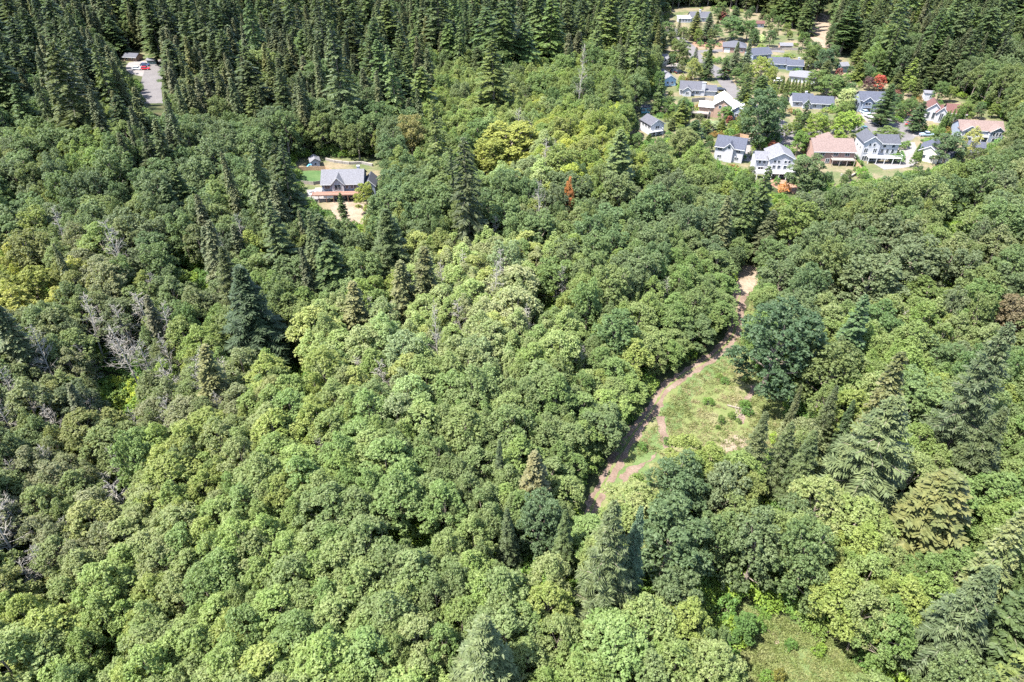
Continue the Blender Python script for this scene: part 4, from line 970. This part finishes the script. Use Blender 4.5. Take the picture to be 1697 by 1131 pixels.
fence('dark wooden fence right of the low blue-grey roofed house', [(1375,160),(1388,172)], 1.9, 'wood_grey')
fence('paddock fence running along the far tan field', [(1272,84),(1295,83),(1328,84)], 1.3, 'wood_grey')
fence('long garden fence behind the brown brick house', [(1146,170),(1168,168),(1190,172)], 1.7, 'wood_grey')
fence('low curved retaining wall under the brown house', [(1392,292),(1408,296),(1420,289)], 0.9, 'stone', 'garden_wall', 'wall', 0.4)
fence('dark panel fence beside the small teal pavilion', [(1078,186),(1095,184),(1112,186)], 1.7, 'wood_grey')
fence('low pale stone edging of the planted bank below the brick house', [(1196,212),(1208,208),(1222,207)], 0.7, 'stone', 'garden_wall', 'wall', 0.4)

# ------------------------------------------------------------------ vehicles
def vehicle(label, px, py, rot, paint, kind='car', name='parked_car', cat='car'):
    p = at(px, py); o = empty(name, (p.x, p.y, 0.08), R(rot)); tag(o, label, cat)
    L = 5.4 if kind == 'pickup' else 4.6; W = 0.92
    b = MB()
    def slab(x0, x1, z0, z1, w0, w1, dx0=0.0, dx1=0.0):
        b.hull([(x0, -w0, z0), (x1, -w0, z0), (x1, w0, z0), (x0, w0, z0)], [(x0 + dx0, -w1, z1), (x1 + dx1, -w1, z1), (x1 + dx1, w1, z1), (x0 + dx0, w1, z1)])
    slab(-L/2 + .1, L/2 - .1, 0.28, 0.62, W - .06, W); slab(-L/2, L/2, 0.62, 0.72, W, W)
    c = MB()
    def cab(x0, x1, z0, z1, ins):
        c.hull([(x0, -W + .06, z0), (x1, -W + .06, z0), (x1, W - .06, z0), (x0, W - .06, z0)], [(x0 + ins[0], -W + .25, z1), (x1 - ins[1], -W + .25, z1), (x1 - ins[1], W - .25, z1), (x0 + ins[0], W - .25, z1)])
        b.box(x0 + ins[0] + .05, x1 - ins[1] - .05, -W + .27, W - .27, z1 + 0.002, z1 + .06)
    if kind == 'pickup':
        slab(-0.9, L/2, 0.72, 0.98, W, W - .06, 0, -.25); slab(-L/2, -0.9, .72, 1.0, W, W)
        b.box(-L/2 + .1, -0.95, -W + .1, W - .1, 1.0, 1.01); cab(-0.85, 1.25, .98, 1.62, (.12, .5))
    else:
        slab(-L/2, L/2, .72, .92, W, W - .07, .1, -.25); cab(-L/2 + .35, L/2 - 1.15, .92, 1.42 if kind == 'car' else 1.68, (.35, .6))
    b.build('body', M['paint_' + paint], o); c.build('cabin_glass', M['pane'], o)
    for sx in (-L/2 + .85, L/2 - .85):
        for sy in (-1, 1):
            w = MB(); w.tube([(sx, sy * (W - .2), .33), (sx, sy * (W + .02), .33)], [.34, .34], 10)
            wo = w.build('wheel', M['tyre'], o)
            r_ = MB(); r_.tube([(sx, sy * (W + .0), .33), (sx, sy * (W + .04), .33)], [.19, .17], 8); r_.build('rim', M['paint_silver'], wo)
    for sy in (-.62, .62):
        q = MB(); q.box(L/2 - .1, L/2 + .02, sy - .16, sy + .16, .62, .76); q.build('headlight', M['trim'], o)
        q = MB(); q.box(-L/2 - .02, -L/2 + .1, sy - .14, sy + .14, .66, .84); q.build('tail_light', M['paint_red'], o)
    return o
vehicle('bright red car parked in the clearing between the firs', 241, 116, 4, 'red')
vehicle('dark blue car parked just behind the red car', 241, 110, 0, 'navy')
vehicle('silver car left of the red car in the fir clearing', 228, 116, -8, 'silver')
vehicle('black car on the left driveway by the light blue house', 1118, 120, 12, 'black')
vehicle('black car nearest the birch on the light blue house driveway', 1126, 122, 20, 'black', 'suv')
vehicle('dark red car parked at the kerb left of the blue spruces', 1206, 119, 10, 'maroon')
vehicle('dark car on the grass right of the dark red one', 1215, 124, -24, 'navy')
vehicle('dark car beside the garage of the white-gabled house', 1194, 151, 0, 'black')
vehicle('white van standing behind the arborvitae hedge', 1290, 136, 12, 'white', 'suv', 'parked_van', 'van')
vehicle('black car parked left of the low blue-grey roofed house', 1305, 168, -6, 'black')
vehicle('blue-grey car in front of the open garage of the blue house', 1433, 189, -70, 'bluegrey')
vehicle('dark teal pickup at the kerb of the cul-de-sac', 1432, 217, 78, 'teal', 'pickup', 'pickup_truck', 'pickup')
vehicle('red car half hidden by the dark tree at the cul-de-sac', 1507, 208, 40, 'red')
vehicle('silver pickup parked on the right-hand driveway', 1535, 226, 0, 'bluegrey', 'pickup', 'pickup_truck', 'pickup')
vehicle('white car beside the beige house', 1557, 246, 0, 'white')
def boat(label, px, py, rot, s=1.0):
    p = at(px, py); o = empty('boat', (p.x, p.y, 0.05), R(rot)); tag(o, label, 'boat'); o.scale = (s, s, s)
    def ring(w, z, L): return [(-L/2, -w, z), (L*.15, -w, z), (L*.38, -w*.6, z + .05), (L/2, 0, z + .12), (L*.38, w*.6, z + .05), (L*.15, w, z), (-L/2, w, z)]
    h = MB(); h.hull(ring(.45, .55, 5.0), ring(1.05, 1.25, 6.0)); h.build('hull', M['paint_white'], o)
    s_ = MB(); s_.hull([(-.6, -.6, 1.27), (1.0, -.6, 1.27), (1.0, .6, 1.27), (-.6, .6, 1.27)], [(-.5, -.5, 1.75), (.4, -.5, 1.75), (.4, .5, 1.75), (-.5, .5, 1.75)]); s_.build('windscreen', M['pane'], o)
    t = MB(); t.box(-2.6, 3.4, -.08, .08, .4, .5); t.box(-1.3, -1.1, -1.1, 1.1, .36, .46); t.build('trailer', M['paint_silver'], o)
    for sy in (-1.12, 1.12):
        w = MB(); w.tube([(-1.2, sy - .1, .32), (-1.2, sy + .1, .32)], [.32, .32], 10); w.build('wheel', M['tyre'], o)
boat('white motorboat on a trailer on the driveway of the blue house', 1438, 196, 112, 0.85)
boat('white covered boat on the grass beside the long grey-roofed house', 1334, 112, -20, 1.0)
# patio furniture below the red deck
def outdoor_table(label, px, py):
    p = at(px, py); o = empty('garden_table', (p.x, p.y, .05)); tag(o, label, 'table')
    t = MB(); t.box(-1, 1, -.55, .55, .70, .76); t.build('table_top', M['trim'], o)
    for a in (-.85, .85):
        for b in (-.45, .45): l = MB(); l.box(a - .04, a + .04, b - .04, b + .04, 0, .7); l.build('leg', M['trim'], o)
def lounger(label, px, py, rz):
    p = at(px, py); o = empty('patio_sofa', (p.x, p.y, .05), R(rz)); tag(o, label, 'sofa', 'white patio sofas below the deck')
    t = MB(); t.box(-1.1, 1.1, -.45, .45, .15, .45); t.build('seat', M['trim'], o); t = MB(); t.box(-1.1, 1.1, .45, .65, .15, .95); t.build('backrest', M['trim'], o)
    for a in (-1.2, 1.1): t = MB(); t.box(a, a + .1, -.45, .45, .15, .65); t.build('armrest', M['trim'], o)
outdoor_table('white table on the patio left of the deck', 527, 325)
lounger('white sofa at the left end of the patio', 518, 323, 60); lounger('white sofa on the patio close under the deck', 537, 324, -40); lounger('white sofa along the back of the patio', 528, 318, 0)

# ------------------------------------------------------------------ garden trees, each where the photograph has it
def hero(kind, px, py, w, h, tint, label, group=None, name=None, cat=None):
    zc = h * (0.45 if kind in ('fir', 'spruce', 'cedar') else 0.62 if kind != 'shrub' else 0.5)
    p = at(px, py, zc); rad = w / 2 * depth(p) / FPX
    g = float(terrain(p.x, p.y)); p = at(px, py, zc + g)
    return plant(kind, p.x, p.y, g, rad, h, tint, label, group=group, name=name, cat=cat)
GT = 'trees in the gardens between the houses'
for a in [
 ('spruce',1153,46,30,15,(1.9,1.6,1.3),'olive conifer right in front of the far long house'),
 ('spruce',1174,48,28,15,(1.1,1.2,1.6),'blue-green conifer beside the olive one by the far long house'),
 ('fir',1125,47,13,10,(0.9,1,0.9),'slim dark conifer left of the far long house'),
 ('maple',1105,48,26,11,(1.0,1.1,1.0),'rounded green tree at the fir edge left of the far long house'),
 ('maple',1214,42,44,13,(0.95,1.1,1.0),'broad green tree right of the far long house'),
 ('maple',1240,46,28,11,(1.0,1.2,1.0),'green tree just right of the broad green tree in the far garden'),
 ('maple',1199,26,12,8,(2.6,0.7,1.7),'small purple tree behind the far long house'),
 ('maple',1195,12,22,9,(1.2,1.2,1.0),'small round tree behind the roof of the far long house'),
 ('maple',1107,16,14,7,(1.4,1.3,1.0),'small round tree in the farthest left garden'),
 ('maple',1250,60,14,6,(0.9,1.0,0.9),'dark round bush tree beside the cream flowering shrub'),
 ('shrub',1262,64,20,3.5,(3.6,2.9,5.0),'cream-white flowering shrub in the far garden'),
 ('maple',1128,80,34,11,(1.2,1.1,1.0),'dark rounded tree at the bend of the street'),
 ('alder',1148,112,24,12,(1.6,1.35,1.2),'light green birch-like tree beside the two black cars'),
 ('fir',1152,100,14,11,(1.2,1.2,1.6),'small blue-green conifer behind the light birch-like tree'),
 ('spruce',1174,108,27,15,(1.0,1.1,1.1),'dark layered conifer standing alone beside the street'),
 ('spruce',1218,100,22,15,(1.9,1.7,2.6),'left one of the pair of blue spruces'),
 ('spruce',1238,98,24,16,(1.8,1.7,2.6),'right one of the pair of blue spruces'),
 ('maple',1265,183,66,21,(0.75,0.85,1.0),'great dark rounded tree in the middle of the neighbourhood'),
 ('fir',1236,150,26,17,(1.1,1.1,0.9),'dark conifer behind the great dark tree'),
 ('maple',1262,112,34,13,(2.4,2.0,1.2),'yellow-green tree behind the great dark tree'),
 ('maple',1280,125,22,11,(2.2,1.8,1.1),'smaller yellow-green tree right of the larger yellow-green one'),
 ('fir',1224,165,24,12,(1.0,1.05,0.9),'short dark conifer left of the great dark tree'),
 ('maple',1345,88,32,11,(1.2,1.15,0.9),'green tree at the foot of the sandy slope'),
 ('maple',1368,96,34,12,(0.8,0.9,1.2),'dark grey-green tree left of the tall green shed'),
 ('maple',1356,128,36,9,(1.2,1.2,0.9),'olive tree behind the low blue-grey roofed house'),
 ('maple',1376,138,44,9,(1.1,1.15,0.9),'wide bushy tree behind the low blue-grey roofed house'),
 ('maple',1392,118,12,4,(2.4,0.6,1.4),'purple bush at the foot of the green shed'),
 ('maple',1441,136,19,6,(1.3,0.5,1.4),'dark purple tree left of the red maple'),
 ('maple',1460,134,22,7,(4.2,0.75,1.4),'bright red maple behind the blue two-storey house'),
 ('fir',1510,126,30,14,(1.9,1.9,1.1),'bright green pyramidal tree right of the red maple'),
 ('maple',1484,158,20,6,(1.9,0.6,1.2),'maroon bush tree right of the dark conifer'),
 ('spruce',1467,178,46,16,(0.85,1.0,0.95),'broad dark conifer in front of the blue two-storey house'),
 ('maple',1512,176,26,5,(1.0,1.0,0.9),'low dark shrubbery left of the red-roofed house'),
 ('fir',1521,196,30,12,(0.8,0.95,1.0),'dark conical conifer in front of the red-roofed house'),
 ('maple',1474,222,46,6,(1.3,1.25,1.0),'flat-topped clipped tree above the three-storey house'),
 ('fir',1328,205,24,15,(0.8,0.95,0.9),'narrow dark conifer behind the brown house'),
 ('maple',1353,208,38,12,(2.0,1.85,1.0),'bright lime tree behind the left half of the brown house'),
 ('maple',1404,160,34,9,(3.4,2.7,3.2),'cream flowering tree left of the blue two-storey house'),
 ('maple',1398,182,30,9,(1.4,1.35,1.0),'green tree under the cream flowering tree'),
 ('maple',1407,205,48,12,(1.9,1.9,0.9),'large bright green tree behind the three-storey house'),
 ('maple',1325,232,28,9,(1.3,1.5,0.9),'round green tree at the left corner of the brown house'),
 ('maple',1283,240,20,3.5,(3.6,0.9,1.4),'low red shrub by the lower driveway'),
 ('shrub',1282,232,26,3.0,(1.2,1.6,0.8),'bright green rounded hedge above the red shrub'),
 ('shrub',1490,256,18,3.2,(1.0,1.5,0.8),'bright green clipped hedge right of the three-storey house'),
 ('maple',1137,176,30,6,(1.2,1.7,0.8),'bright green bush tree left of the brown brick house'),
 ('maple',1118,180,26,5,(1.2,1.4,0.9),'green bush tree behind the small white house'),
 ('maple',1178,208,34,4.5,(2.6,2.2,3.0),'pale blossoming shrub below the brown brick house'),
 ('maple',1208,198,12,4,(2.4,0.6,1.2),'dark red small tree below the brown brick house'),
 ('maple',1205,186,24,6,(1.1,1.4,0.9),'green tree against the front of the brown brick house'),
 ('maple',1160,198,18,7,(1.3,1.0,1.2),'small brownish tree at the deck of the brown brick house'),
 ('maple',1095,136,20,13,(0.9,1.1,0.9),'dark green tree pressed against the light blue house'),
 ('fir',1092,160,28,16,(1.0,1.1,0.9),'dark fir in front of the light blue house'),
 ('maple',1555,222,24,7,(1.2,1.3,0.9),'green shrub tree right of the silver pickup'),
 ('alder',1614,230,30,11,(2.2,1.7,1.8),'thin pale conifer-like tree before the tan-brown roofed house'),
 ('maple',1575,240,50,11,(0.95,1.0,1.2),'dark green tree in front of the tan-brown roofed house'),
 ('maple',1600,182,30,8,(1.5,1.4,1.0),'yellowish green tree behind the tan-brown roofed house'),
 ('maple',1520,262,16,6,(1.2,1.3,0.9),'green bush at the corner of the beige house'),
 ('maple',1236,205,18,8,(1.1,1.1,0.9),'green tree left of the great dark tree'),
 ('shrub',1300,312,20,3.5,(4.6,1.3,1.8),'thin orange-red bush under the white house with a deck'),
 ('shrub',1195,695,14,1.8,(0.7,0.8,0.6),'dark round shrub alone on the meadow'),
 ('shrub',1214,688,14,1.6,(0.9,0.9,0.7),'smaller olive shrub right of the dark round meadow shrub'),
 ('shrub',1190,708,9,1.0,(0.7,0.8,0.6),'tiny dark shrub below the dark round meadow shrub'),
 ('shrub',1224,698,10,1.1,(0.9,0.9,0.7),'tiny olive shrub near the fallen bleached wood'),
 ('maple',1236,1040,46,6,(0.9,1.15,0.8),'lone dark green bush in the grassy opening'),
 ('shrub',1292,1118,20,2.6,(1.6,1.0,1.0),'rusty brown shrub in the grassy opening at the bottom'),
 ]:
    nm, ct = (None, None)
    if a[0] != 'shrub' and a[4] <= 6.0: nm, ct = 'garden_bush', 'bush'
    hero(*a, group=GT if a[2] < 300 else None, name=nm, cat=ct)
ORD = ['first', 'second', 'third', 'fourth', 'fifth', 'sixth', 'seventh', 'eighth', 'ninth']
for i in range(9):       # arborvitae hedge row
    hero('cedar', 1296 + i * 5.6, 143 + i * 0.8, 8.5, 7, (1.3, 1.5, 0.9), ORD[i] + ' column-shaped arborvitae from the left in the row below the pale-roofed house', group='arborvitae in the row below the pale-roofed house', name='arborvitae', cat='shrub')
for i in range(7):
    hero('cedar', 1557 + i * 6.5, 206 - i * 1.8 + (0 if i else 6), 9, 8.5, (1.1, 1.5, 0.8), ORD[i] + ' slim arborvitae from the left in the row beside the red-roofed house', group='arborvitae in the row beside the red-roofed house', name='arborvitae', cat='shrub')
for px, py, h, q in ((1519, 252, 6, 'taller'), (1526, 256, 5, 'shorter')):
    hero('cedar', px, py, 9, h, (1.1, 1.5, 0.8), q + ' of the two green arborvitae against the beige house wall', group='arborvitae at the beige house', name='arborvitae', cat='shrub')
# loose garden shrubs
HM = [(1150,38,'the farthest long house'),(1216,85,'the brick house with the white garage door'),(1298,110,'the long grey-roofed house'),(1328,135,'the pale-roofed house'),(1110,140,'the light blue house'),(1153,155,'the white-gabled house with the chimney'),
      (1188,190,'the brown brick house'),(1088,220,'the small white house at the wood edge'),(1205,262,'the leftmost white house of the bottom row'),(1288,288,'the white house with the long deck'),(1378,268,'the brown house'),(1454,262,'the three-storey white house'),
      (1346,178,'the low blue-grey roofed house'),(1443,185,'the blue two-storey house'),(1561,200,'the red-roofed house'),(1624,232,'the tan-brown roofed house'),(1536,262,'the beige house'),(1398,118,'the green shed'),(1537,165,'the white box shed'),(1302,82,'the open-fronted shed')]
def near_words(px, py, L):
    b = min(L, key=lambda l: (l[0] - px) ** 2 + (1.6 * (l[1] - py)) ** 2); dx, dy = px - b[0], py - b[1]
    w = ('left of' if dx < 0 else 'right of') if abs(dx) > abs(dy) else ('behind' if dy < 0 else 'in front of')
    return w + ' ' + b[2]
done_g = []
SK = [(0.9, 1.0, 0.8, 'dark'), (1.2, 1.4, 0.8, 'bright green'), (1.6, 1.35, 1.0, 'olive'), (1.0, 1.2, 1.2, 'grey-green'), (1.9, 0.8, 1.0, 'reddish')]
SPOTS = [(1100,30),(1112,24),(1165,14),(1180,14),(1215,14),(1228,18),(1160,72),(1175,76),(1190,74),(1095,92),(1104,96),(1118,98),(1133,101),(1140,101),(1100,168),(1096,178),(1085,180),(1108,172),(1150,186),(1165,182),(1158,176),(1095,190),(1102,195),
 (1050,232),(1060,238),(1070,240),(1078,236),(1058,226),(1185,222),(1193,224),(1202,222),(1211,221),(1220,218),(1228,216),(1236,214),(1175,232),(1182,238),(1222,196),(1226,204),(1214,206),(1200,214),(1216,214),(1250,246),(1246,256),(1252,272),
 (1262,240),(1272,236),(1266,230),(1316,156),(1296,172),(1312,184),(1322,186),(1372,182),(1380,178),(1390,182),(1350,140),(1340,146),(1384,142),(1395,142),(1412,128),(1420,126),(1430,124),(1404,126),(1440,118),(1450,122),(1425,140),(1480,166),(1492,170),(1500,184),
 (1492,190),(1488,198),(1518,172),(1525,166),(1546,168),(1556,172),(1566,214),(1574,218),(1545,214),(1530,210),(1548,236),(1540,233),(1500,240),(1488,236),(1484,240),(1486,262),(1492,262),(1420,270),(1424,280),(1430,286),(1436,296),(1416,262),(1332,262),
 (1334,250),(1400,232),(1392,228),(1372,226),(1310,252),(1304,248),(1262,306),(1272,310),(1285,300),(1320,300),(1356,296),(1370,300),(1348,290),(1602,252),(1590,250),(1640,244),(1652,246),(1660,236),(1580,180),(1590,184),(1610,190),(1300,92),(1290,96),(1310,92),(1250,82),
 (1262,78),(1244,72),(1330,60),(1338,72),(1318,74),(1354,108),(1230,106),(1206,100),(1192,100),(1182,98),(1318,114),(1324,118),(1344,122),(1165,128),(1140,132),(1132,130),(1128,144),(1180,166),(1228,258),(1190,276),(1200,280),(1214,278)]
for px, py in SPOTS:
    t = random.choice(SK[:4]) if random.random() < 0.93 else SK[4]
    w = random.uniform(1.8, 4.2) / mpp(px, py) * 1.25; h = random.uniform(1.5, 3.8)
    s = 'low' if h < 2.2 else 'tall' if h > 3.3 else 'rounded'
    hero('shrub', px + random.uniform(-2, 2), py, w, h, t[:3], f"{s} {t[3]} garden shrub {near_words(px, py, HM)}", group='shrubs in the gardens between the houses', name='garden_shrub')

HR = [(1108,1186,14,42),(1190,1245,58,94),(1240,1282,74,104),(1285,1320,66,88),(1262,1332,92,120),(1300,1356,112,142),(1094,1126,108,148),(1120,1192,126,164),(1150,1226,140,200),(1060,1082,172,194),(1066,1108,192,228),(1180,1242,226,276),
 (1256,1326,236,302),(1336,1416,224,282),(1416,1490,216,280),(1306,1384,146,188),(1418,1470,142,196),(1522,1598,164,212),(1584,1664,192,244),(1500,1572,224,275),(1388,1408,98,126),(1528,1550,150,172),(1430,1545,195,240),(1490,1515,235,276)]
RD = [(1113,48),(1142,78),(1152,92),(1188,118),(1210,145),(1240,172),(1275,192),(1295,212),(1308,240)]
TN = [((1.0, 1.1, 0.9), 'mid-green'), ((1.5, 1.4, 0.9), 'light green'), ((0.85, 0.98, 1.0), 'dark green'), ((1.3, 1.15, 1.1), 'olive')]
placed = 0
for _ in range(14000):
    if placed >= 190: break
    px, py = random.uniform(1050, 1665), random.uniform(20, 322)
    if not inpoly(np.array([px]), np.array([py]), NB)[0]: continue
    h = random.choice([4, 5, 6, 7, 8, 9]); kd = 'maple' if random.random() < 0.8 else 'fir'
    if kd == 'fir': h *= 1.2
    m_ = mpp(px, py); top = py - h / m_ * 0.95; hw = h * 0.36 / m_
    if any(px + hw > a + 4 and px - hw < b - 4 and py > c + 2 and top < d - 5 for a, b, c, d in HR): continue
    if min(math.hypot(px - a, (py - b) * 2) for a, b in RD) < 22: continue
    if any(math.hypot(px - a, (py - b) * 2) < 17 for a, b in done_g): continue
    done_g.append((px, py)); placed += 1; tn = random.choice(TN)
    gl = (f"{'small' if h < 5.5 else 'mid-sized' if h < 8 else 'tall'} {tn[1]} {'conifer' if kd == 'fir' else 'garden tree'} {near_words(px, py, HM)}"); 
    hero(kd, px, (py + top) / 2, hw * 2, h, tn[0], gl, group=GT, name='garden_tree', cat='tree')

# ------------------------------------------------------------------ bare trees, fallen wood, meadow grass, undergrowth
lg = MB()
for i in range(7):
    a = random.uniform(0, 3.14); L = random.uniform(1.2, 3.2); c = Vector((random.uniform(-2, 2), random.uniform(-1.2, 1.2), 0.15 + 0.07 * i)); d = Vector((math.cos(a), math.sin(a) , random.uniform(-.03, .08))) * L / 2
    lg.tube([c - d, c + Vector((0, 0, .05)), c + d], [.07, .06, .03], 6)
lo = lg.build('fallen_branches', M['bark']); lo.location = at(1222, 688); tag(lo, 'tangle of bleached fallen branches on the meadow', 'branches')
lg = MB(); lg.tube([(0, 0, .2), (2.2, -1.0, .28), (5.0, -2.6, .2)], [.17, .14, .09], 7)
for q in ((1.4, -.6), (2.8, -1.3), (3.8, -1.9)): lg.tube([(q[0], q[1], .25), (q[0] + .5, q[1] + .7, .5)], [.09, .04], 5)
lo = lg.build('fallen_log', M['bark']); lo.location = at(1205, 673); tag(lo, 'bleached fallen log lying across the meadow', 'log')

def scatter_poly(n, poly, kinds_z=0.0):
    xs = [p[0] for p in poly]; ys = [p[1] for p in poly]; W = [at(*p) for p in poly]
    wx = [w.x for w in W]; wy = [w.y for w in W]
    X = rng.uniform(min(wx), max(wx), n); Y = rng.uniform(min(wy), max(wy), n)
    k = inpoly(X, Y, [(w.x, w.y) for w in W]); return X[k], Y[k]
# grass tufts
gr = np.random.default_rng(5)
for s in range(3):
    n = 46; C = np.stack([gr.normal(0, .32, n), gr.normal(0, .32, n), gr.uniform(.05, .3, n)], 1); Dn = np.stack([gr.normal(0, 1, n), gr.normal(0, 1, n), gr.uniform(0, 1, n)], 1)
    V = leafcloud(C, Dn, 0.13, gr, 0.4, 0.6, 0.4); me = mesh_np('tuft', V, quads_of(V)); me.materials.append(M['grass'])
    MODELS.setdefault('grass', []).append((me, None, .6, .4))
X1, Y1 = scatter_poly(16000, MEADOW); X2, Y2 = scatter_poly(7000, GRASS2)
k = (track_dist(X1, Y1, TRACK) > 2.1) & (track_dist(X1, Y1, [(1094,690),(1104,735),(1112,752)]) > .9) & (track_dist(X1, Y1, [(1250,640),(1232,680),(1226,702)]) > .8) & (track_dist(X1, Y1, [(1030,795),(1050,780),(1083,758)]) > 1.6)
X1, Y1 = X1[k], Y1[k]
src_o = []
for me, _, _, _ in MODELS['grass']:
    p = at(1170 + 8 * len(src_o), 690); o = link('grass_tuft', me, None); o.location = p; tag(o, 'yellow-green grass clump on the middle of the meadow', 'grass', 'grass clumps on the meadow'); src_o.append((o,))
SRC['grass'] = src_o
pts = []
for X, Y in ((X1, Y1), (X2, Y2)):
    for x, y in zip(X, Y):
        n_ = math.sin(x / 3.1 + 1) * math.sin(y / 4.3) + random.gauss(0, .5)
        d = n_ * 0.5
        lush = 1 if X is X2 else 0
        td = 1.0 if lush else min(1, abs(n_))
        tint = (0.85, 1.0, 0.7) if (n_ > .25 or lush) else (1.15, 1.05, 1.05)
        if random.random() < 0.16 + 0.30 * (n_ > 0): pts.append((x, y, 0, random.uniform(.4, .9), random.uniform(.15, .5) * (1.5 if n_ > .6 else 1), random.uniform(0, 6.28), random.randrange(3), tint))
gn_scatter('meadow_grass', 'rough grass and weeds of the meadow and the grassy opening', pts, 'grass')
# undergrowth below the trees and bright ravine shrubs
ns_ = len(MODELS['shrub']); SRC['shrub'] = [None] * ns_
for i, (px, py) in enumerate(((188, 648), (210, 655), (228, 660), (170, 660), (205, 668), (222, 645), (240, 668), (196, 638))):
    g = float(terrain(at(px, py).x, at(px, py).y)); p = at(px, py, 1.5 + g)
    t, v = plant('shrub', p.x, p.y, g, random.uniform(2.0, 3.0), random.uniform(3, 4.2), (2.4, 1.85, 0.8), 'bright yellow-green shrub in the sunny gap of the left ravine', group='bright shrubs in the ravine gap', var=i)
    if SRC['shrub'][v] is None: SRC['shrub'][v] = tuple(t.children)
n = 17000; Y = rng.uniform(-10, 330, n); X = rng.uniform(-1, 1, n) * (0.8 * (Y * cp + CAM_Z * sp) + 10)
Z = terrain(X, Y); a, b, _ = proj(X, Y, Z); k = np.ones(n, bool)
for K in (NB, KEEP[4], KEEP[5], KEEP[6], [(205,86),(275,86),(285,150),(275,215),(235,215),(235,140)], [(495,262),(640,262),(640,330),(602,378),(576,384),(495,330)]): k &= ~inpoly(a, b, K)
GR = inpoly(a, b, MEADOW) | inpoly(a, b, GRASS2)
edge = np.zeros(n, bool)
TD = track_dist(X, Y, TRACK)
k &= (TD > 3.0) & (~GR | (rng.uniform(size=n) < 0.10)) 
pts = []
for x, y, z, g_ in zip(X[k], Y[k], Z[k], GR[k]):
    s = random.uniform(0.6, 1.25) * (0.55 if g_ else 1.0); br = random.choice([(1.0, 1.1, 0.8), (1.5, 1.4, 0.8), (0.8, 0.95, 0.8), (1.3, 1.2, 1.1)])
    pts.append((x, y, z, 1.9 * s, 2.9 * s, random.uniform(0, 6.28), random.randrange(ns_), br))
gn_scatter('undergrowth', 'dense undergrowth of bushes below the trees', pts, 'shrub')
